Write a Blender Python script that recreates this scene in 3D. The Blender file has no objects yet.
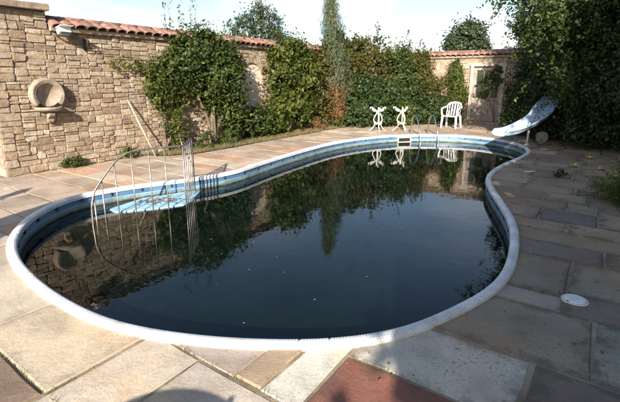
import bpy, bmesh, math, random
import numpy as np
from mathutils import Vector, Matrix

# ------------------------------------------------------------------ camera, sky, sun, exposure
scene = bpy.context.scene
C = scene.collection
R = math.radians
PITCH = math.atan(100/420)
cam_d = bpy.data.cameras.new('camera')
cam = bpy.data.objects.new('camera', cam_d); C.objects.link(cam)
cam_d.sensor_width = 36; cam_d.lens = 420/620*36; cam_d.shift_y = -23/620
cam_d.clip_start = 0.05; cam_d.clip_end = 3000
cam.location = (0, 0, 1.65); cam.rotation_euler = (math.pi/2-PITCH, 0, 0)
scene.camera = cam

SUN_H = Vector((0.16, 0.987, 0)).normalized()      # way the light travels over the ground
SUN_EL = R(25)
sun_d = bpy.data.lights.new('sun', 'SUN'); sun = bpy.data.objects.new('sun', sun_d); C.objects.link(sun)
sun_d.energy = 5.0; sun_d.angle = R(0.53); sun_d.color = (1.0, 0.925, 0.83)
ldir = Vector((SUN_H.x*math.cos(SUN_EL), SUN_H.y*math.cos(SUN_EL), -math.sin(SUN_EL)))
sun.rotation_euler = ldir.to_track_quat('-Z', 'Y').to_euler()
sun.location = (-3, -20, 12)

world = bpy.data.worlds.new('World'); scene.world = world; world.use_nodes = True
wn = world.node_tree.nodes; wl = world.node_tree.links
for n in list(wn): wn.remove(n)
w_out = wn.new('ShaderNodeOutputWorld'); w_bg = wn.new('ShaderNodeBackground')
sky = wn.new('ShaderNodeTexSky'); sky.sky_type = 'NISHITA'; sky.sun_disc = False
sky.sun_elevation = SUN_EL; sky.sun_rotation = math.atan2(-SUN_H.x, -SUN_H.y)
sky.air_density = 1.0; sky.dust_density = 1.2; sky.ozone_density = 1.2
tc = wn.new('ShaderNodeTexCoord')
mp = wn.new('ShaderNodeMapping'); mp.inputs['Scale'].default_value = (1.0, 1.0, 2.6)
ns = wn.new('ShaderNodeTexNoise'); ns.inputs['Scale'].default_value = 3.1; ns.inputs['Detail'].default_value = 7; ns.inputs['Roughness'].default_value = 0.58
rp = wn.new('ShaderNodeValToRGB'); rp.color_ramp.elements[0].position = 0.44; rp.color_ramp.elements[1].position = 0.60
rp.color_ramp.elements[0].color = (0.0,)*3+(1,); rp.color_ramp.elements[1].color = (0.85,)*3+(1,)
mx = wn.new('ShaderNodeMix'); mx.data_type = 'RGBA'
mx.inputs['B'].default_value = (5.7, 5.85, 6.1, 1)
wl.new(tc.outputs['Generated'], mp.inputs['Vector']); wl.new(mp.outputs['Vector'], ns.inputs['Vector'])
sx = wn.new('ShaderNodeSeparateXYZ'); wl.new(tc.outputs['Generated'], sx.inputs[0])
mr = wn.new('ShaderNodeMapRange'); mr.interpolation_type = 'SMOOTHSTEP'
for k_, v_ in (('From Min', .16), ('From Max', .46), ('To Min', 1.0), ('To Max', .0)): mr.inputs[k_].default_value = v_
wl.new(sx.outputs['Z'], mr.inputs['Value'])
mu = wn.new('ShaderNodeMath'); mu.operation = 'MULTIPLY'
wl.new(ns.outputs['Fac'], rp.inputs['Fac']); wl.new(rp.outputs['Color'], mu.inputs[0]); wl.new(mr.outputs[0], mu.inputs[1]); wl.new(mu.outputs[0], mx.inputs['Factor'])
wl.new(sky.outputs['Color'], mx.inputs['A']); wl.new(mx.outputs['Result'], w_bg.inputs['Color'])
w_bg.inputs['Strength'].default_value = 0.095
wl.new(w_bg.outputs['Background'], w_out.inputs['Surface'])

scene.view_settings.view_transform = 'Standard'; scene.view_settings.look = 'None'
scene.view_settings.gamma = 1; scene.view_settings.use_curve_mapping = False
scene.view_settings.exposure = 1.2
scene.render.engine = 'CYCLES'

# ------------------------------------------------------------------ frames of reference
P0 = Vector((-5.16, 7.0)); DD = Vector((0.57, 0.82)).normalized(); EE = Vector((DD.y, -DD.x))
ANG = math.atan2(DD.y, DD.x)
def W(u, v, z=0.0):
    q = P0 + DD*u + EE*v
    return Vector((q.x, q.y, z))
def UV(x, y):
    q = Vector((x, y)) - P0
    return q.dot(DD), q.dot(EE)
BB = Vector((6.03, 15.88))                          # hinge side of the door in the back wall
def WB(t, out, z=0.0):                              # back wall: t along, out towards the pool
    q = BB + EE*t - DD*out
    return Vector((q.x, q.y, z))
rnd = random.Random(7)

# ------------------------------------------------------------------ materials
def nodes_of(name):
    m = bpy.data.materials.new(name); m.use_nodes = True
    nt = m.node_tree; b = nt.nodes['Principled BSDF']
    return m, nt, b
def tex_noise(nt, scale, detail=5, rough=0.6, coord='Object', dist=0.0):
    t = nt.nodes.new('ShaderNodeTexNoise'); t.inputs['Scale'].default_value = scale
    t.inputs['Detail'].default_value = detail; t.inputs['Roughness'].default_value = rough
    t.inputs['Distortion'].default_value = dist
    if coord == 'World':
        c = nt.nodes.new('ShaderNodeNewGeometry'); nt.links.new(c.outputs['Position'], t.inputs['Vector'])
    else:
        c = nt.nodes.new('ShaderNodeTexCoord'); nt.links.new(c.outputs['Object'], t.inputs['Vector'])
    return t
def ramp(nt, stops):
    r = nt.nodes.new('ShaderNodeValToRGB'); e = r.color_ramp.elements
    while len(e) < len(stops): e.new(0.5)
    for i, (p, c) in enumerate(stops):
        e[i].position = p; e[i].color = (*c, 1) if len(c) == 3 else c
    return r
def mixrgb(nt, a, b, fac, mode='MIX'):
    m = nt.nodes.new('ShaderNodeMix'); m.data_type = 'RGBA'; m.blend_type = mode
    for k, v in (('A', a), ('B', b)):
        if hasattr(v, 'links') or hasattr(v, 'is_linked'): nt.links.new(v, m.inputs[k])
        else: m.inputs[k].default_value = (*v, 1)
    if isinstance(fac, (int, float)): m.inputs['Factor'].default_value = fac
    else: nt.links.new(fac, m.inputs['Factor'])
    return m.outputs['Result']
def bump(nt, b, h, strength, dist=0.01):
    n = nt.nodes.new('ShaderNodeBump'); n.inputs['Strength'].default_value = strength; n.inputs['Distance'].default_value = dist
    nt.links.new(h, n.inputs['Height']); nt.links.new(n.outputs['Normal'], b.inputs['Normal'])
def simple(name, ca, cb, scale=6, rough=0.6, bmp=0.2, bscale=None, metal=0.0, coord='Object', spec=None, lo=0.35, hi=0.65, bdist=0.01):
    m, nt, b = nodes_of(name)
    t = tex_noise(nt, scale, coord=coord); r = ramp(nt, [(lo, ca), (hi, cb)])
    nt.links.new(t.outputs['Fac'], r.inputs['Fac']); nt.links.new(r.outputs['Color'], b.inputs['Base Color'])
    b.inputs['Roughness'].default_value = rough; b.inputs['Metallic'].default_value = metal
    if spec is not None: b.inputs['Specular IOR Level'].default_value = spec
    if bmp:
        t2 = tex_noise(nt, bscale or scale*5, detail=6, coord=coord); bump(nt, b, t2.outputs['Fac'], bmp, bdist)
    return m
def rand_value(nt):                                  # one random number for each piece, single or joined
    oi = nt.nodes.new('ShaderNodeObjectInfo'); ge = nt.nodes.new('ShaderNodeNewGeometry')
    ad = nt.nodes.new('ShaderNodeMath'); ad.operation = 'ADD'
    fr = nt.nodes.new('ShaderNodeMath'); fr.operation = 'FRACT'
    nt.links.new(oi.outputs['Random'], ad.inputs[0]); nt.links.new(ge.outputs['Random Per Island'], ad.inputs[1])
    nt.links.new(ad.outputs[0], fr.inputs[0])
    return fr.outputs[0]

def stone_mat(name, cols, rough=0.9):
    m, nt, b = nodes_of(name)
    r = ramp(nt, [(i/(len(cols)-1), c) for i, c in enumerate(cols)])
    nt.links.new(rand_value(nt), r.inputs['Fac'])
    t = tex_noise(nt, 9, 8, 0.7, 'World'); r2 = ramp(nt, [(0.3, (0.55, 0.52, 0.48)), (0.62, (1.18, 1.15, 1.1))])
    nt.links.new(t.outputs['Fac'], r2.inputs['Fac'])
    c1 = mixrgb(nt, r.outputs['Color'], r2.outputs['Color'], 1.0, 'MULTIPLY')
    t3 = tex_noise(nt, 28, 5, 0.75, 'World'); r3 = ramp(nt, [(0.60, (0, 0, 0)), (0.70, (1, 1, 1))])
    nt.links.new(t3.outputs['Fac'], r3.inputs['Fac'])
    c2 = mixrgb(nt, c1, (0.16, 0.13, 0.10), mixf(nt, r3.outputs['Color'], 0.45))
    nt.links.new(c2, b.inputs['Base Color'])
    b.inputs['Roughness'].default_value = rough; b.inputs['Specular IOR Level'].default_value = 0.2
    t4 = tex_noise(nt, 24, 9, 0.72, 'World'); bump(nt, b, t4.outputs['Fac'], 1.0, 0.045)
    return m
def mixf(nt, sock, k):
    m = nt.nodes.new('ShaderNodeMath'); m.operation = 'MULTIPLY'; m.inputs[1].default_value = k
    nt.links.new(sock, m.inputs[0]); return m.outputs[0]

M = {}
M['stone'] = stone_mat('honey_rubble_stone', [(.30, .225, .16), (.43, .345, .255), (.36, .26, .175), (.51, .425, .325), (.33, .26, .195), (.47, .365, .255), (.40, .325, .25), (.55, .47, .37), (.27, .19, .135), (.45, .37, .285)])
M['mortar'] = simple('lime_mortar', (.25, .195, .145), (.40, .325, .25), 14, .95, .6, 60, coord='World')
M['tile'] = stone_mat('terracotta_tile', [(.34, .18, .135), (.40, .235, .185), (.26, .145, .11), (.43, .28, .225), (.33, .20, .16), (.22, .15, .125)])
M['capstone'] = simple('weathered_cap_stone', (.20, .15, .11), (.36, .28, .20), 7, .9, .6, 40, coord='World')
M['basin'] = simple('basin_limestone', (.20, .155, .115), (.38, .31, .235), 7, .9, .7, 38)
M['plaster'] = simple('pale_lime_plaster', (.55, .44, .32), (.68, .58, .45), 5, .95, .4, 40, coord='World')

def slab_mat():
    m, nt, b = nodes_of('york_stone_slab')
    L = nt.links
    def math_(op, x, y=None, clamp=False):
        n = nt.nodes.new('ShaderNodeMath'); n.operation = op; n.use_clamp = clamp
        for i, q in enumerate((x, y)):
            if q is None: continue
            if isinstance(q, (int, float)): n.inputs[i].default_value = q
            else: L.new(q, n.inputs[i])
        return n.outputs[0]
    oi = nt.nodes.new('ShaderNodeObjectInfo'); wear = oi.outputs['Alpha']
    t = tex_noise(nt, 2.1, 8, 0.62, 'World', 0.3); r = ramp(nt, [(0.30, (.66, .64, .61)), (0.48, (.96, .95, .94)), (0.70, (1.2, 1.17, 1.12))])
    L.new(t.outputs['Fac'], r.inputs['Fac'])
    c = mixrgb(nt, oi.outputs['Color'], r.outputs['Color'], 1.0, 'MULTIPLY')
    # rusty tints
    tr = tex_noise(nt, 1.3, 5, .6, 'World'); rr_ = ramp(nt, [(.52, (0, 0, 0)), (.68, (1, 1, 1))]); L.new(tr.outputs['Fac'], rr_.inputs['Fac'])
    c = mixrgb(nt, c, mixrgb(nt, c, (1.05, .82, .58), 1, 'MULTIPLY'), mixf(nt, rr_.outputs['Color'], .6))
    # edge dirt
    tcg = nt.nodes.new('ShaderNodeTexCoord'); sp = nt.nodes.new('ShaderNodeSeparateXYZ'); L.new(tcg.outputs['Generated'], sp.inputs[0])
    ex = math_('ABSOLUTE', math_('SUBTRACT', sp.outputs['X'], .5)); ey = math_('ABSOLUTE', math_('SUBTRACT', sp.outputs['Y'], .5))
    e = math_('MULTIPLY', math_('MAXIMUM', ex, ey), 2.0)
    tn = tex_noise(nt, 7, 8, .7, 'World'); ed_ = math_('ADD', e, math_('MULTIPLY', math_('SUBTRACT', tn.outputs['Fac'], .5), 1.1))
    re = ramp(nt, [(.80, (0, 0, 0)), (1.0, (1, 1, 1))]); L.new(ed_, re.inputs['Fac'])
    c = mixrgb(nt, c, (.075, .062, .045), math_('MULTIPLY', mixf(nt, re.outputs['Color'], .62), wear))
    # speckles of lichen, in patches
    t2 = tex_noise(nt, 46, 3, .6, 'World'); r2 = ramp(nt, [(.56, (0, 0, 0)), (.63, (1, 1, 1))]); L.new(t2.outputs['Fac'], r2.inputs['Fac'])
    t2b = tex_noise(nt, 3.4, 4, .6, 'World'); r2b = ramp(nt, [(.42, (0, 0, 0)), (.62, (1, 1, 1))]); L.new(t2b.outputs['Fac'], r2b.inputs['Fac'])
    c = mixrgb(nt, c, (.10, .07, .045), math_('MULTIPLY', math_('MULTIPLY', r2.outputs['Color'], r2b.outputs['Color']), math_('MULTIPLY', wear, .75)))
    t3 = tex_noise(nt, 30, 4, .65, 'World'); r3 = ramp(nt, [(.62, (0, 0, 0)), (.70, (1, 1, 1))]); L.new(t3.outputs['Fac'], r3.inputs['Fac'])
    c = mixrgb(nt, c, (.42, .38, .30), math_('MULTIPLY', r3.outputs['Color'], math_('MULTIPLY', wear, .45)))
    tf = tex_noise(nt, 150, 4, .7, 'World'); rf = ramp(nt, [(.3, (.80, .79, .78)), (.7, (1.18, 1.17, 1.16))]); L.new(tf.outputs['Fac'], rf.inputs['Fac'])
    c = mixrgb(nt, c, rf.outputs['Color'], 1.0, 'MULTIPLY')
    L.new(c, b.inputs['Base Color'])
    rr = ramp(nt, [(0.3, (.58,)*3), (0.7, (.85,)*3)]); L.new(t.outputs['Fac'], rr.inputs['Fac'])
    L.new(rr.outputs['Color'], b.inputs['Roughness']); b.inputs['Specular IOR Level'].default_value = 0.35
    t4 = tex_noise(nt, 17, 12, 0.76, 'World'); bump(nt, b, t4.outputs['Fac'], 0.75, 0.014)
    return m
M['slab'] = slab_mat()
def joint_mat():
    m, nt, b = nodes_of('sandy_joint')
    t = tex_noise(nt, 2.2, 6, .6, 'World'); r = ramp(nt, [(.36, (.10, .09, .05)), (.50, (.28, .22, .14)), (.66, (.42, .35, .25))])
    nt.links.new(t.outputs['Fac'], r.inputs['Fac']); nt.links.new(r.outputs['Color'], b.inputs['Base Color'])
    b.inputs['Roughness'].default_value = .95
    t2 = tex_noise(nt, 70, 6, .7, 'World'); bump(nt, b, t2.outputs['Fac'], .8, .01)
    return m
M['joint'] = joint_mat()
M['soil'] = simple('dry_soil', (.09, .065, .04), (.20, .15, .09), 7, .95, .8, 50, coord='World', bdist=.03)
M['field'] = simple('rough_field', (.07, .09, .03), (.13, .13, .05), .8, .95, .5, 12, coord='World', bdist=.05)
def coping_mat():
    m, nt, b = nodes_of('ribbed_white_coping')
    t = tex_noise(nt, 4.5, 8, .7, 'World'); r = ramp(nt, [(.30, (.38, .36, .31)), (.42, (.54, .54, .53)), (.56, (.64, .655, .67))])
    nt.links.new(t.outputs['Fac'], r.inputs['Fac'])
    t2 = tex_noise(nt, 38, 5, .7, 'World'); r2 = ramp(nt, [(.62, (0, 0, 0)), (.72, (1, 1, 1))]); nt.links.new(t2.outputs['Fac'], r2.inputs['Fac'])
    nt.links.new(mixrgb(nt, r.outputs['Color'], (.28, .25, .19), mixf(nt, r2.outputs['Color'], .5)), b.inputs['Base Color'])
    b.inputs['Roughness'].default_value = .45
    bump(nt, b, t2.outputs['Fac'], .15, .006)
    return m
M['coping'] = coping_mat()
M['liner'] = simple('blue_pool_liner', (.05, .12, .21), (.09, .19, .31), 3, .4, .06, 20, coord='World')
M['band'] = simple('pale_waterline_band', (.10, .19, .24), (.20, .33, .40), 5, .45, .1, 25, coord='World')
M['tick'] = simple('dark_tick', (.02, .025, .03), (.05, .05, .06), 12, .6, 0)
M['step'] = simple('pale_blue_step', (.22, .42, .54), (.38, .58, .66), 4, .5, .15, 20, coord='World')
M['rust'] = simple('brown_debris', (.10, .05, .02), (.22, .11, .045), 30, .9, .5, 80, coord='World')
M['cream'] = simple('cream_plastic', (.60, .55, .42), (.70, .65, .52), 6, .5, .05)
M['black'] = simple('dark_void', (.004, .004, .004), (.01, .01, .01), 6, .8, 0)
M['galv'] = simple('galvanised_tube', (.24, .20, .17), (.44, .40, .35), 18, .42, .1, 60, metal=.85, coord='World')
M['chrome'] = simple('steel_tube', (.55, .56, .57), (.70, .70, .70), 10, .2, .03, metal=1.0)
M['white_plastic'] = simple('white_plastic', (.72, .72, .70), (.82, .82, .80), 5, .38, .05)
M['white_iron'] = simple('white_painted_iron', (.66, .63, .56), (.80, .78, .72), 12, .5, .25, 50)
M['slide'] = simple('pale_blue_fibreglass', (.32, .44, .58), (.46, .58, .70), 6, .38, .06, 30)
M['lid'] = simple('white_lid', (.70, .70, .68), (.82, .82, .80), 12, .45, .08)
M['wood'] = simple('weathered_wood', (.20, .13, .09), (.40, .29, .22), 12, .85, .5, 50)
M['door'] = simple('weathered_door_boards', (.20, .155, .125), (.36, .285, .23), 9, .8, .5, 40, coord='World')
M['frame'] = simple('pale_door_frame', (.36, .30, .24), (.52, .45, .37), 8, .9, .4, 40)
M['stake'] = simple('bleached_stake', (.40, .31, .21), (.55, .45, .33), 14, .85, .4, 60)
M['iron'] = simple('black_iron', (.012, .012, .012), (.03, .028, .025), 20, .6, .2)
M['bark'] = simple('bark', (.10, .075, .05), (.22, .17, .12), 14, .95, .9, 45, bdist=.03)
M['fruit'] = simple('yellow_leaf', (.62, .44, .06), (.76, .58, .12), 12, .6, .1)
M['rock'] = simple('grey_rock', (.16, .14, .12), (.32, .28, .23), 8, .95, .8, 35, bdist=.03)
M['stain'] = simple('damp_stain', (.012, .012, .013), (.03, .028, .026), 9, .35, .2, 40, coord='World')
m, nt, b = nodes_of('door_glass'); b.inputs['Base Color'].default_value = (.03, .045, .03, 1); b.inputs['Roughness'].default_value = .06
tg = tex_noise(nt, 3, 2, .5); bump(nt, b, tg.outputs['Fac'], .05, .02); M['glass'] = m

def water_mat():
    m, nt, b = nodes_of('murky_pool_water')
    t = tex_noise(nt, 1.6, 4, .6, 'World'); r = ramp(nt, [(.3, (.0014, .0036, .0028)), (.7, (.003, .0075, .006))])
    nt.links.new(t.outputs['Fac'], r.inputs['Fac']); nt.links.new(r.outputs['Color'], b.inputs['Base Color'])
    b.inputs['Roughness'].default_value = .012; b.inputs['IOR'].default_value = 1.333
    t2 = tex_noise(nt, 5.5, 3, .5, 'World', .3)
    t3 = tex_noise(nt, 1.1, 2, .5, 'World')
    r3 = ramp(nt, [(.42, (.25,)*3), (.65, (1,)*3)]); nt.links.new(t3.outputs['Fac'], r3.inputs['Fac'])
    mm = nt.nodes.new('ShaderNodeMath'); mm.operation = 'MULTIPLY'
    nt.links.new(t2.outputs['Fac'], mm.inputs[0]); nt.links.new(r3.outputs['Color'], mm.inputs[1])
    bump(nt, b, mm.outputs[0], .10, .02)
    return m
M['water'] = water_mat()

def leaf_mat(name, cols, trans=.35, rough=.5):
    m, nt, b = nodes_of(name)
    r = ramp(nt, [(i/(len(cols)-1), c) for i, c in enumerate(cols)])
    ge = nt.nodes.new('ShaderNodeNewGeometry'); nt.links.new(ge.outputs['Random Per Island'], r.inputs['Fac'])
    t = tex_noise(nt, 1.7, 3, .6, 'World'); r2 = ramp(nt, [(.35, (.72, .78, .7)), (.65, (1.25, 1.15, 1.0))])
    nt.links.new(t.outputs['Fac'], r2.inputs['Fac'])
    c = mixrgb(nt, r.outputs['Color'], r2.outputs['Color'], 1, 'MULTIPLY')
    nt.links.new(c, b.inputs['Base Color']); b.inputs['Roughness'].default_value = rough; b.inputs['Specular IOR Level'].default_value = .35
    tr = nt.nodes.new('ShaderNodeBsdfTranslucent'); nt.links.new(mixrgb(nt, c, (1.3, 1.25, .6), 1, 'MULTIPLY'), tr.inputs['Color'])
    ms = nt.nodes.new('ShaderNodeMixShader'); ms.inputs[0].default_value = trans
    nt.links.new(b.outputs[0], ms.inputs[1]); nt.links.new(tr.outputs[0], ms.inputs[2])
    nt.links.new(ms.outputs[0], nt.nodes['Material Output'].inputs['Surface'])
    return m
M['lf_mid'] = leaf_mat('leaf_mid_green', [(.045, .075, .018), (.075, .105, .022), (.035, .06, .018), (.10, .12, .03)])
M['lf_tree'] = leaf_mat('leaf_overhanging', [(.038, .065, .018), (.062, .09, .024), (.035, .058, .018), (.10, .11, .03)], .35)
M['lf_dark'] = leaf_mat('leaf_dark_green', [(.022, .045, .015), (.04, .07, .02), (.03, .055, .018), (.055, .08, .022)], .25)
M['lf_yel'] = leaf_mat('leaf_yellow_green', [(.075, .11, .02), (.115, .14, .03), (.055, .085, .018), (.15, .15, .04)], .4)
M['lf_olive'] = leaf_mat('leaf_olive', [(.085, .09, .025), (.12, .105, .03), (.06, .075, .022), (.15, .11, .035), (.055, .07, .02)], .35)
M['lf_blue'] = leaf_mat('leaf_bluish_conifer', [(.07, .10, .055), (.12, .145, .08), (.05, .08, .045), (.17, .18, .10)], .2, .7)
M['lf_brown'] = leaf_mat('leaf_dead_brown', [(.17, .085, .035), (.24, .12, .05), (.13, .065, .03), (.11, .10, .04)], .2, .8)
M['lf_far'] = leaf_mat('leaf_far_tree', [(.05, .07, .045), (.07, .095, .05), (.04, .06, .035)], .25)
M['grass'] = leaf_mat('dry_grass', [(.10, .12, .04), (.20, .17, .08), (.26, .20, .11), (.07, .09, .03)], .3, .7)

# ------------------------------------------------------------------ object helpers
def tag(o, label=None, cat=None, group=None, kind=None):
    if label: o['label'] = label
    if cat: o['category'] = cat
    if group: o['group'] = group
    if kind: o['kind'] = kind
    return o
def thing(name, label, cat, loc=(0, 0, 0), rotz=0, group=None):
    o = bpy.data.objects.new(name, None); C.objects.link(o); o.empty_display_size = .1
    o.location = loc; o.rotation_euler = (0, 0, rotz)
    return tag(o, label, cat, group)
def obj_mesh(name, me, mat, parent=None, loc=None, smooth=False):
    o = bpy.data.objects.new(name, me); C.objects.link(o)
    if mat is not None and not me.materials: me.materials.append(mat)
    if parent is not None: o.parent = parent
    if loc is not None: o.location = loc
    if smooth:
        me.polygons.foreach_set('use_smooth', [True]*len(me.polygons))
    return o
def from_bm(name, bm, mat, parent=None, loc=None, smooth=False):
    bmesh.ops.recalc_face_normals(bm, faces=bm.faces)
    me = bpy.data.meshes.new(name); bm.to_mesh(me); bm.free()
    return obj_mesh(name, me, mat, parent, loc, smooth)
def from_py(name, v, f, mat, parent=None, loc=None, smooth=False):
    me = bpy.data.meshes.new(name); me.from_pydata([tuple(p) for p in v], [], f); me.update()
    return obj_mesh(name, me, mat, parent, loc, smooth)
def copy_tree(o, parent=None):
    c = o.copy(); C.objects.link(c); c.parent = parent
    for ch in list(o.children): copy_tree(ch, c)
    return c
def add_box(bm, c, s, rot=None, bev=0.0):
    t = bmesh.new(); bmesh.ops.create_cube(t, size=1)
    bmesh.ops.scale(t, vec=s, verts=t.verts)
    if bev: bmesh.ops.bevel(t, geom=t.edges[:], offset=bev, segments=2, affect='EDGES', profile=.6)
    if rot is not None: bmesh.ops.rotate(t, cent=(0, 0, 0), matrix=rot, verts=t.verts)
    bmesh.ops.translate(t, vec=c, verts=t.verts)
    merge(bm, t)
def merge(bm, t):
    mp_ = {}
    for v in t.verts: mp_[v] = bm.verts.new(v.co)
    for f in t.faces:
        try: bm.faces.new([mp_[v] for v in f.verts])
        except ValueError: pass
    t.free()
def catmull(pts, n=8):
    pts = [Vector(p) for p in pts]; out = []
    for i in range(len(pts)-1):
        p0 = pts[max(i-1, 0)]; p1 = pts[i]; p2 = pts[i+1]; p3 = pts[min(i+2, len(pts)-1)]
        for k in range(n):
            t = k/n
            out.append(.5*((2*p1)+(-p0+p2)*t+(2*p0-5*p1+4*p2-p3)*t*t+(-p0+3*p1-3*p2+p3)*t**3))
    out.append(pts[-1]); return out
def add_tube(bm, pts, rad, seg=8, cap=True):
    pts = [Vector(p) for p in pts]; n = len(pts)
    if not hasattr(rad, '__len__'): rad = [rad]*n
    rings = []; up = None
    for i in range(n):
        d = (pts[min(i+1, n-1)]-pts[max(i-1, 0)]).normalized()
        if up is None:
            up = Vector((0, 0, 1)) if abs(d.z) < .9 else Vector((1, 0, 0))
        a = d.cross(up).normalized(); b_ = a.cross(d).normalized(); up = b_
        rings.append([bm.verts.new(pts[i]+(a*math.cos(2*math.pi*k/seg)+b_*math.sin(2*math.pi*k/seg))*rad[i]) for k in range(seg)])
    for i in range(n-1):
        for k in range(seg):
            bm.faces.new((rings[i][k], rings[i][(k+1) % seg], rings[i+1][(k+1) % seg], rings[i+1][k]))
    if cap:
        bm.faces.new(rings[0][::-1]); bm.faces.new(rings[-1])
def tube(name, pts, rad, mat, parent, seg=8, smooth=True):
    bm = bmesh.new(); add_tube(bm, pts, rad, seg)
    return from_bm(name, bm, mat, parent, None, smooth)
def add_lathe(bm, prof, seg=24, c=(0, 0, 0)):
    rings = []
    for r_, z in prof:
        rings.append([bm.verts.new((c[0]+r_*math.cos(2*math.pi*k/seg), c[1]+r_*math.sin(2*math.pi*k/seg), c[2]+z)) for k in range(seg)])
    for i in range(len(rings)-1):
        for k in range(seg):
            bm.faces.new((rings[i][k], rings[i][(k+1) % seg], rings[i+1][(k+1) % seg], rings[i+1][k]))
    bm.faces.new(rings[0][::-1]); bm.faces.new(rings[-1])
def box_part(name, c, s, mat, parent, rot=None, bev=0.004):
    bm = bmesh.new(); add_box(bm, c, s, rot, bev)
    return from_bm(name, bm, mat, parent)

# ------------------------------------------------------------------ pool outline (outer edge of the coping, metres on the ground)
OUT = [(-.06, 2.29), (-.37, 2.3), (-.6, 2.32), (-.89, 2.37), (-1.2, 2.45), (-1.55, 2.6), (-2.05, 2.93), (-2.48, 3.29), (-2.78, 3.59), (-3.02, 3.89), (-3.24, 4.28), (-3.39, 4.69), (-3.45, 5.07), (-3.45, 5.44), (-3.32, 5.84), (-3.01, 6.17), (-2.66, 6.45), (-2.14, 6.75), (-1.64, 7.13), (-1.34, 7.5), (-1.03, 8.15), (-.56, 9.04), (.04, 10.08), (.66, 10.96), (1.58, 11.80), (2.57, 12.32), (3.6, 12.40), (4.31, 12.23), (4.85, 11.87), (5.25, 11.23), (5.33, 10.4), (5.1, 9.57), (4.57, 8.80), (3.88, 8.05), (3.34, 7.36), (2.98, 6.72), (2.77, 6.03), (2.64, 5.5), (2.47, 4.84), (2.28, 4.32), (2.08, 3.9), (1.82, 3.43), (1.58, 3.11), (1.35, 2.89), (.99, 2.63), (.8, 2.51), (.58, 2.4), (.32, 2.33), (.1, 2.3)]
def closed_spline(pts, n=14):
    L = len(pts); out = []
    P = [np.array(p, float) for p in pts]
    for i in range(L):
        p0, p1, p2, p3 = P[(i-1) % L], P[i], P[(i+1) % L], P[(i+2) % L]
        for k in range(n):
            t = k/n
            out.append(.5*(2*p1+(-p0+p2)*t+(2*p0-5*p1+4*p2-p3)*t*t+(-p0+3*p1-3*p2+p3)*t**3))
    return np.array(out)
raw = closed_spline(OUT)
def resample(p, step):
    q = np.vstack([p, p[:1]]); d = np.r_[0, np.cumsum(np.linalg.norm(np.diff(q, axis=0), axis=1))]
    n = int(round(d[-1]/step)); s = np.linspace(0, d[-1], n, endpoint=False)
    return np.c_[np.interp(s, d, q[:, 0]), np.interp(s, d, q[:, 1])]
fine = resample(raw, .005)
n4 = len(fine)//4*4
fine = resample(raw, .005*len(fine)/n4)[:n4]
for _ in range(7):                                  # iron out small wobbles of the trace
    k = 18; fine = .5*fine + .25*(np.roll(fine, k, 0)+np.roll(fine, -k, 0))
def normals(p):
    t = np.roll(p, -3, 0)-np.roll(p, 3, 0); t /= np.linalg.norm(t, axis=1)[:, None]
    nrm = np.c_[t[:, 1], -t[:, 0]]
    area = .5*np.sum(p[:, 0]*np.roll(p[:, 1], -1)-np.roll(p[:, 0], -1)*p[:, 1])
    return nrm if area < 0 else -nrm                 # pointing into the pool
NRM = normals(fine)
def inset(d, stride=16):
    return (fine+NRM*d)[::stride]

# ------------------------------------------------------------------ ground
PU0, PU1, PV0, PV1 = -5.0, 14.6, -2.0, 9.25          # paved court in (u, v)
hole = [W(PU0, PV0), W(PU1, PV0), W(PU1, PV1), W(PU0, PV1)]
v = [(-700, -700, -.03), (700, -700, -.03), (700, 900, -.03), (-700, 900, -.03)]+[(p.x, p.y, -.03) for p in hole]
hs = sorted(range(4), key=lambda i: math.atan2(hole[i].y-5, hole[i].x))
os_ = sorted(range(4), key=lambda i: math.atan2(v[i][1]-5, v[i][0]))
f = [(os_[k], os_[(k+1) % 4], 4+hs[(k+1) % 4], 4+hs[k]) for k in range(4)]
tag(from_py('ground', v, f, M['field']), kind='structure')

def pool_cutter():
    p = inset(.05, 14); n = len(p)
    vv = [(a, b_, -3.) for a, b_ in p]+[(a, b_, 1.) for a, b_ in p]
    ff = [tuple(range(n)), tuple(range(2*n-1, n-1, -1))]+[(i, i+n, (i+1) % n+n, (i+1) % n) for i in range(n)]
    bm = bmesh.new(); vs = [bm.verts.new(q) for q in vv]
    for q in ff: bm.faces.new([vs[i] for i in q])
    return from_bm('pool_cutter', bm, None)
cutter = pool_cutter()
def cut(o):
    md = o.modifiers.new('cut', 'BOOLEAN'); md.operation = 'DIFFERENCE'; md.object = cutter; md.solver = 'EXACT'
CUTS = []

vv = [(*W(a, b_).xy, z) for z in (-.4, -.007) for a, b_ in ((PU0, PV0), (PU1, PV0), (PU1, PV1), (PU0, PV1))]
bm = bmesh.new(); vs = [bm.verts.new(q) for q in vv]
for q in ((0, 1, 2, 3), (7, 6, 5, 4), (0, 4, 5, 1), (1, 5, 6, 2), (2, 6, 7, 3), (3, 7, 4, 0)): bm.faces.new([vs[i] for i in q])
patio = tag(from_bm('patio', bm, M['joint']), kind='structure'); CUTS.append(patio); cut(patio)

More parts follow.
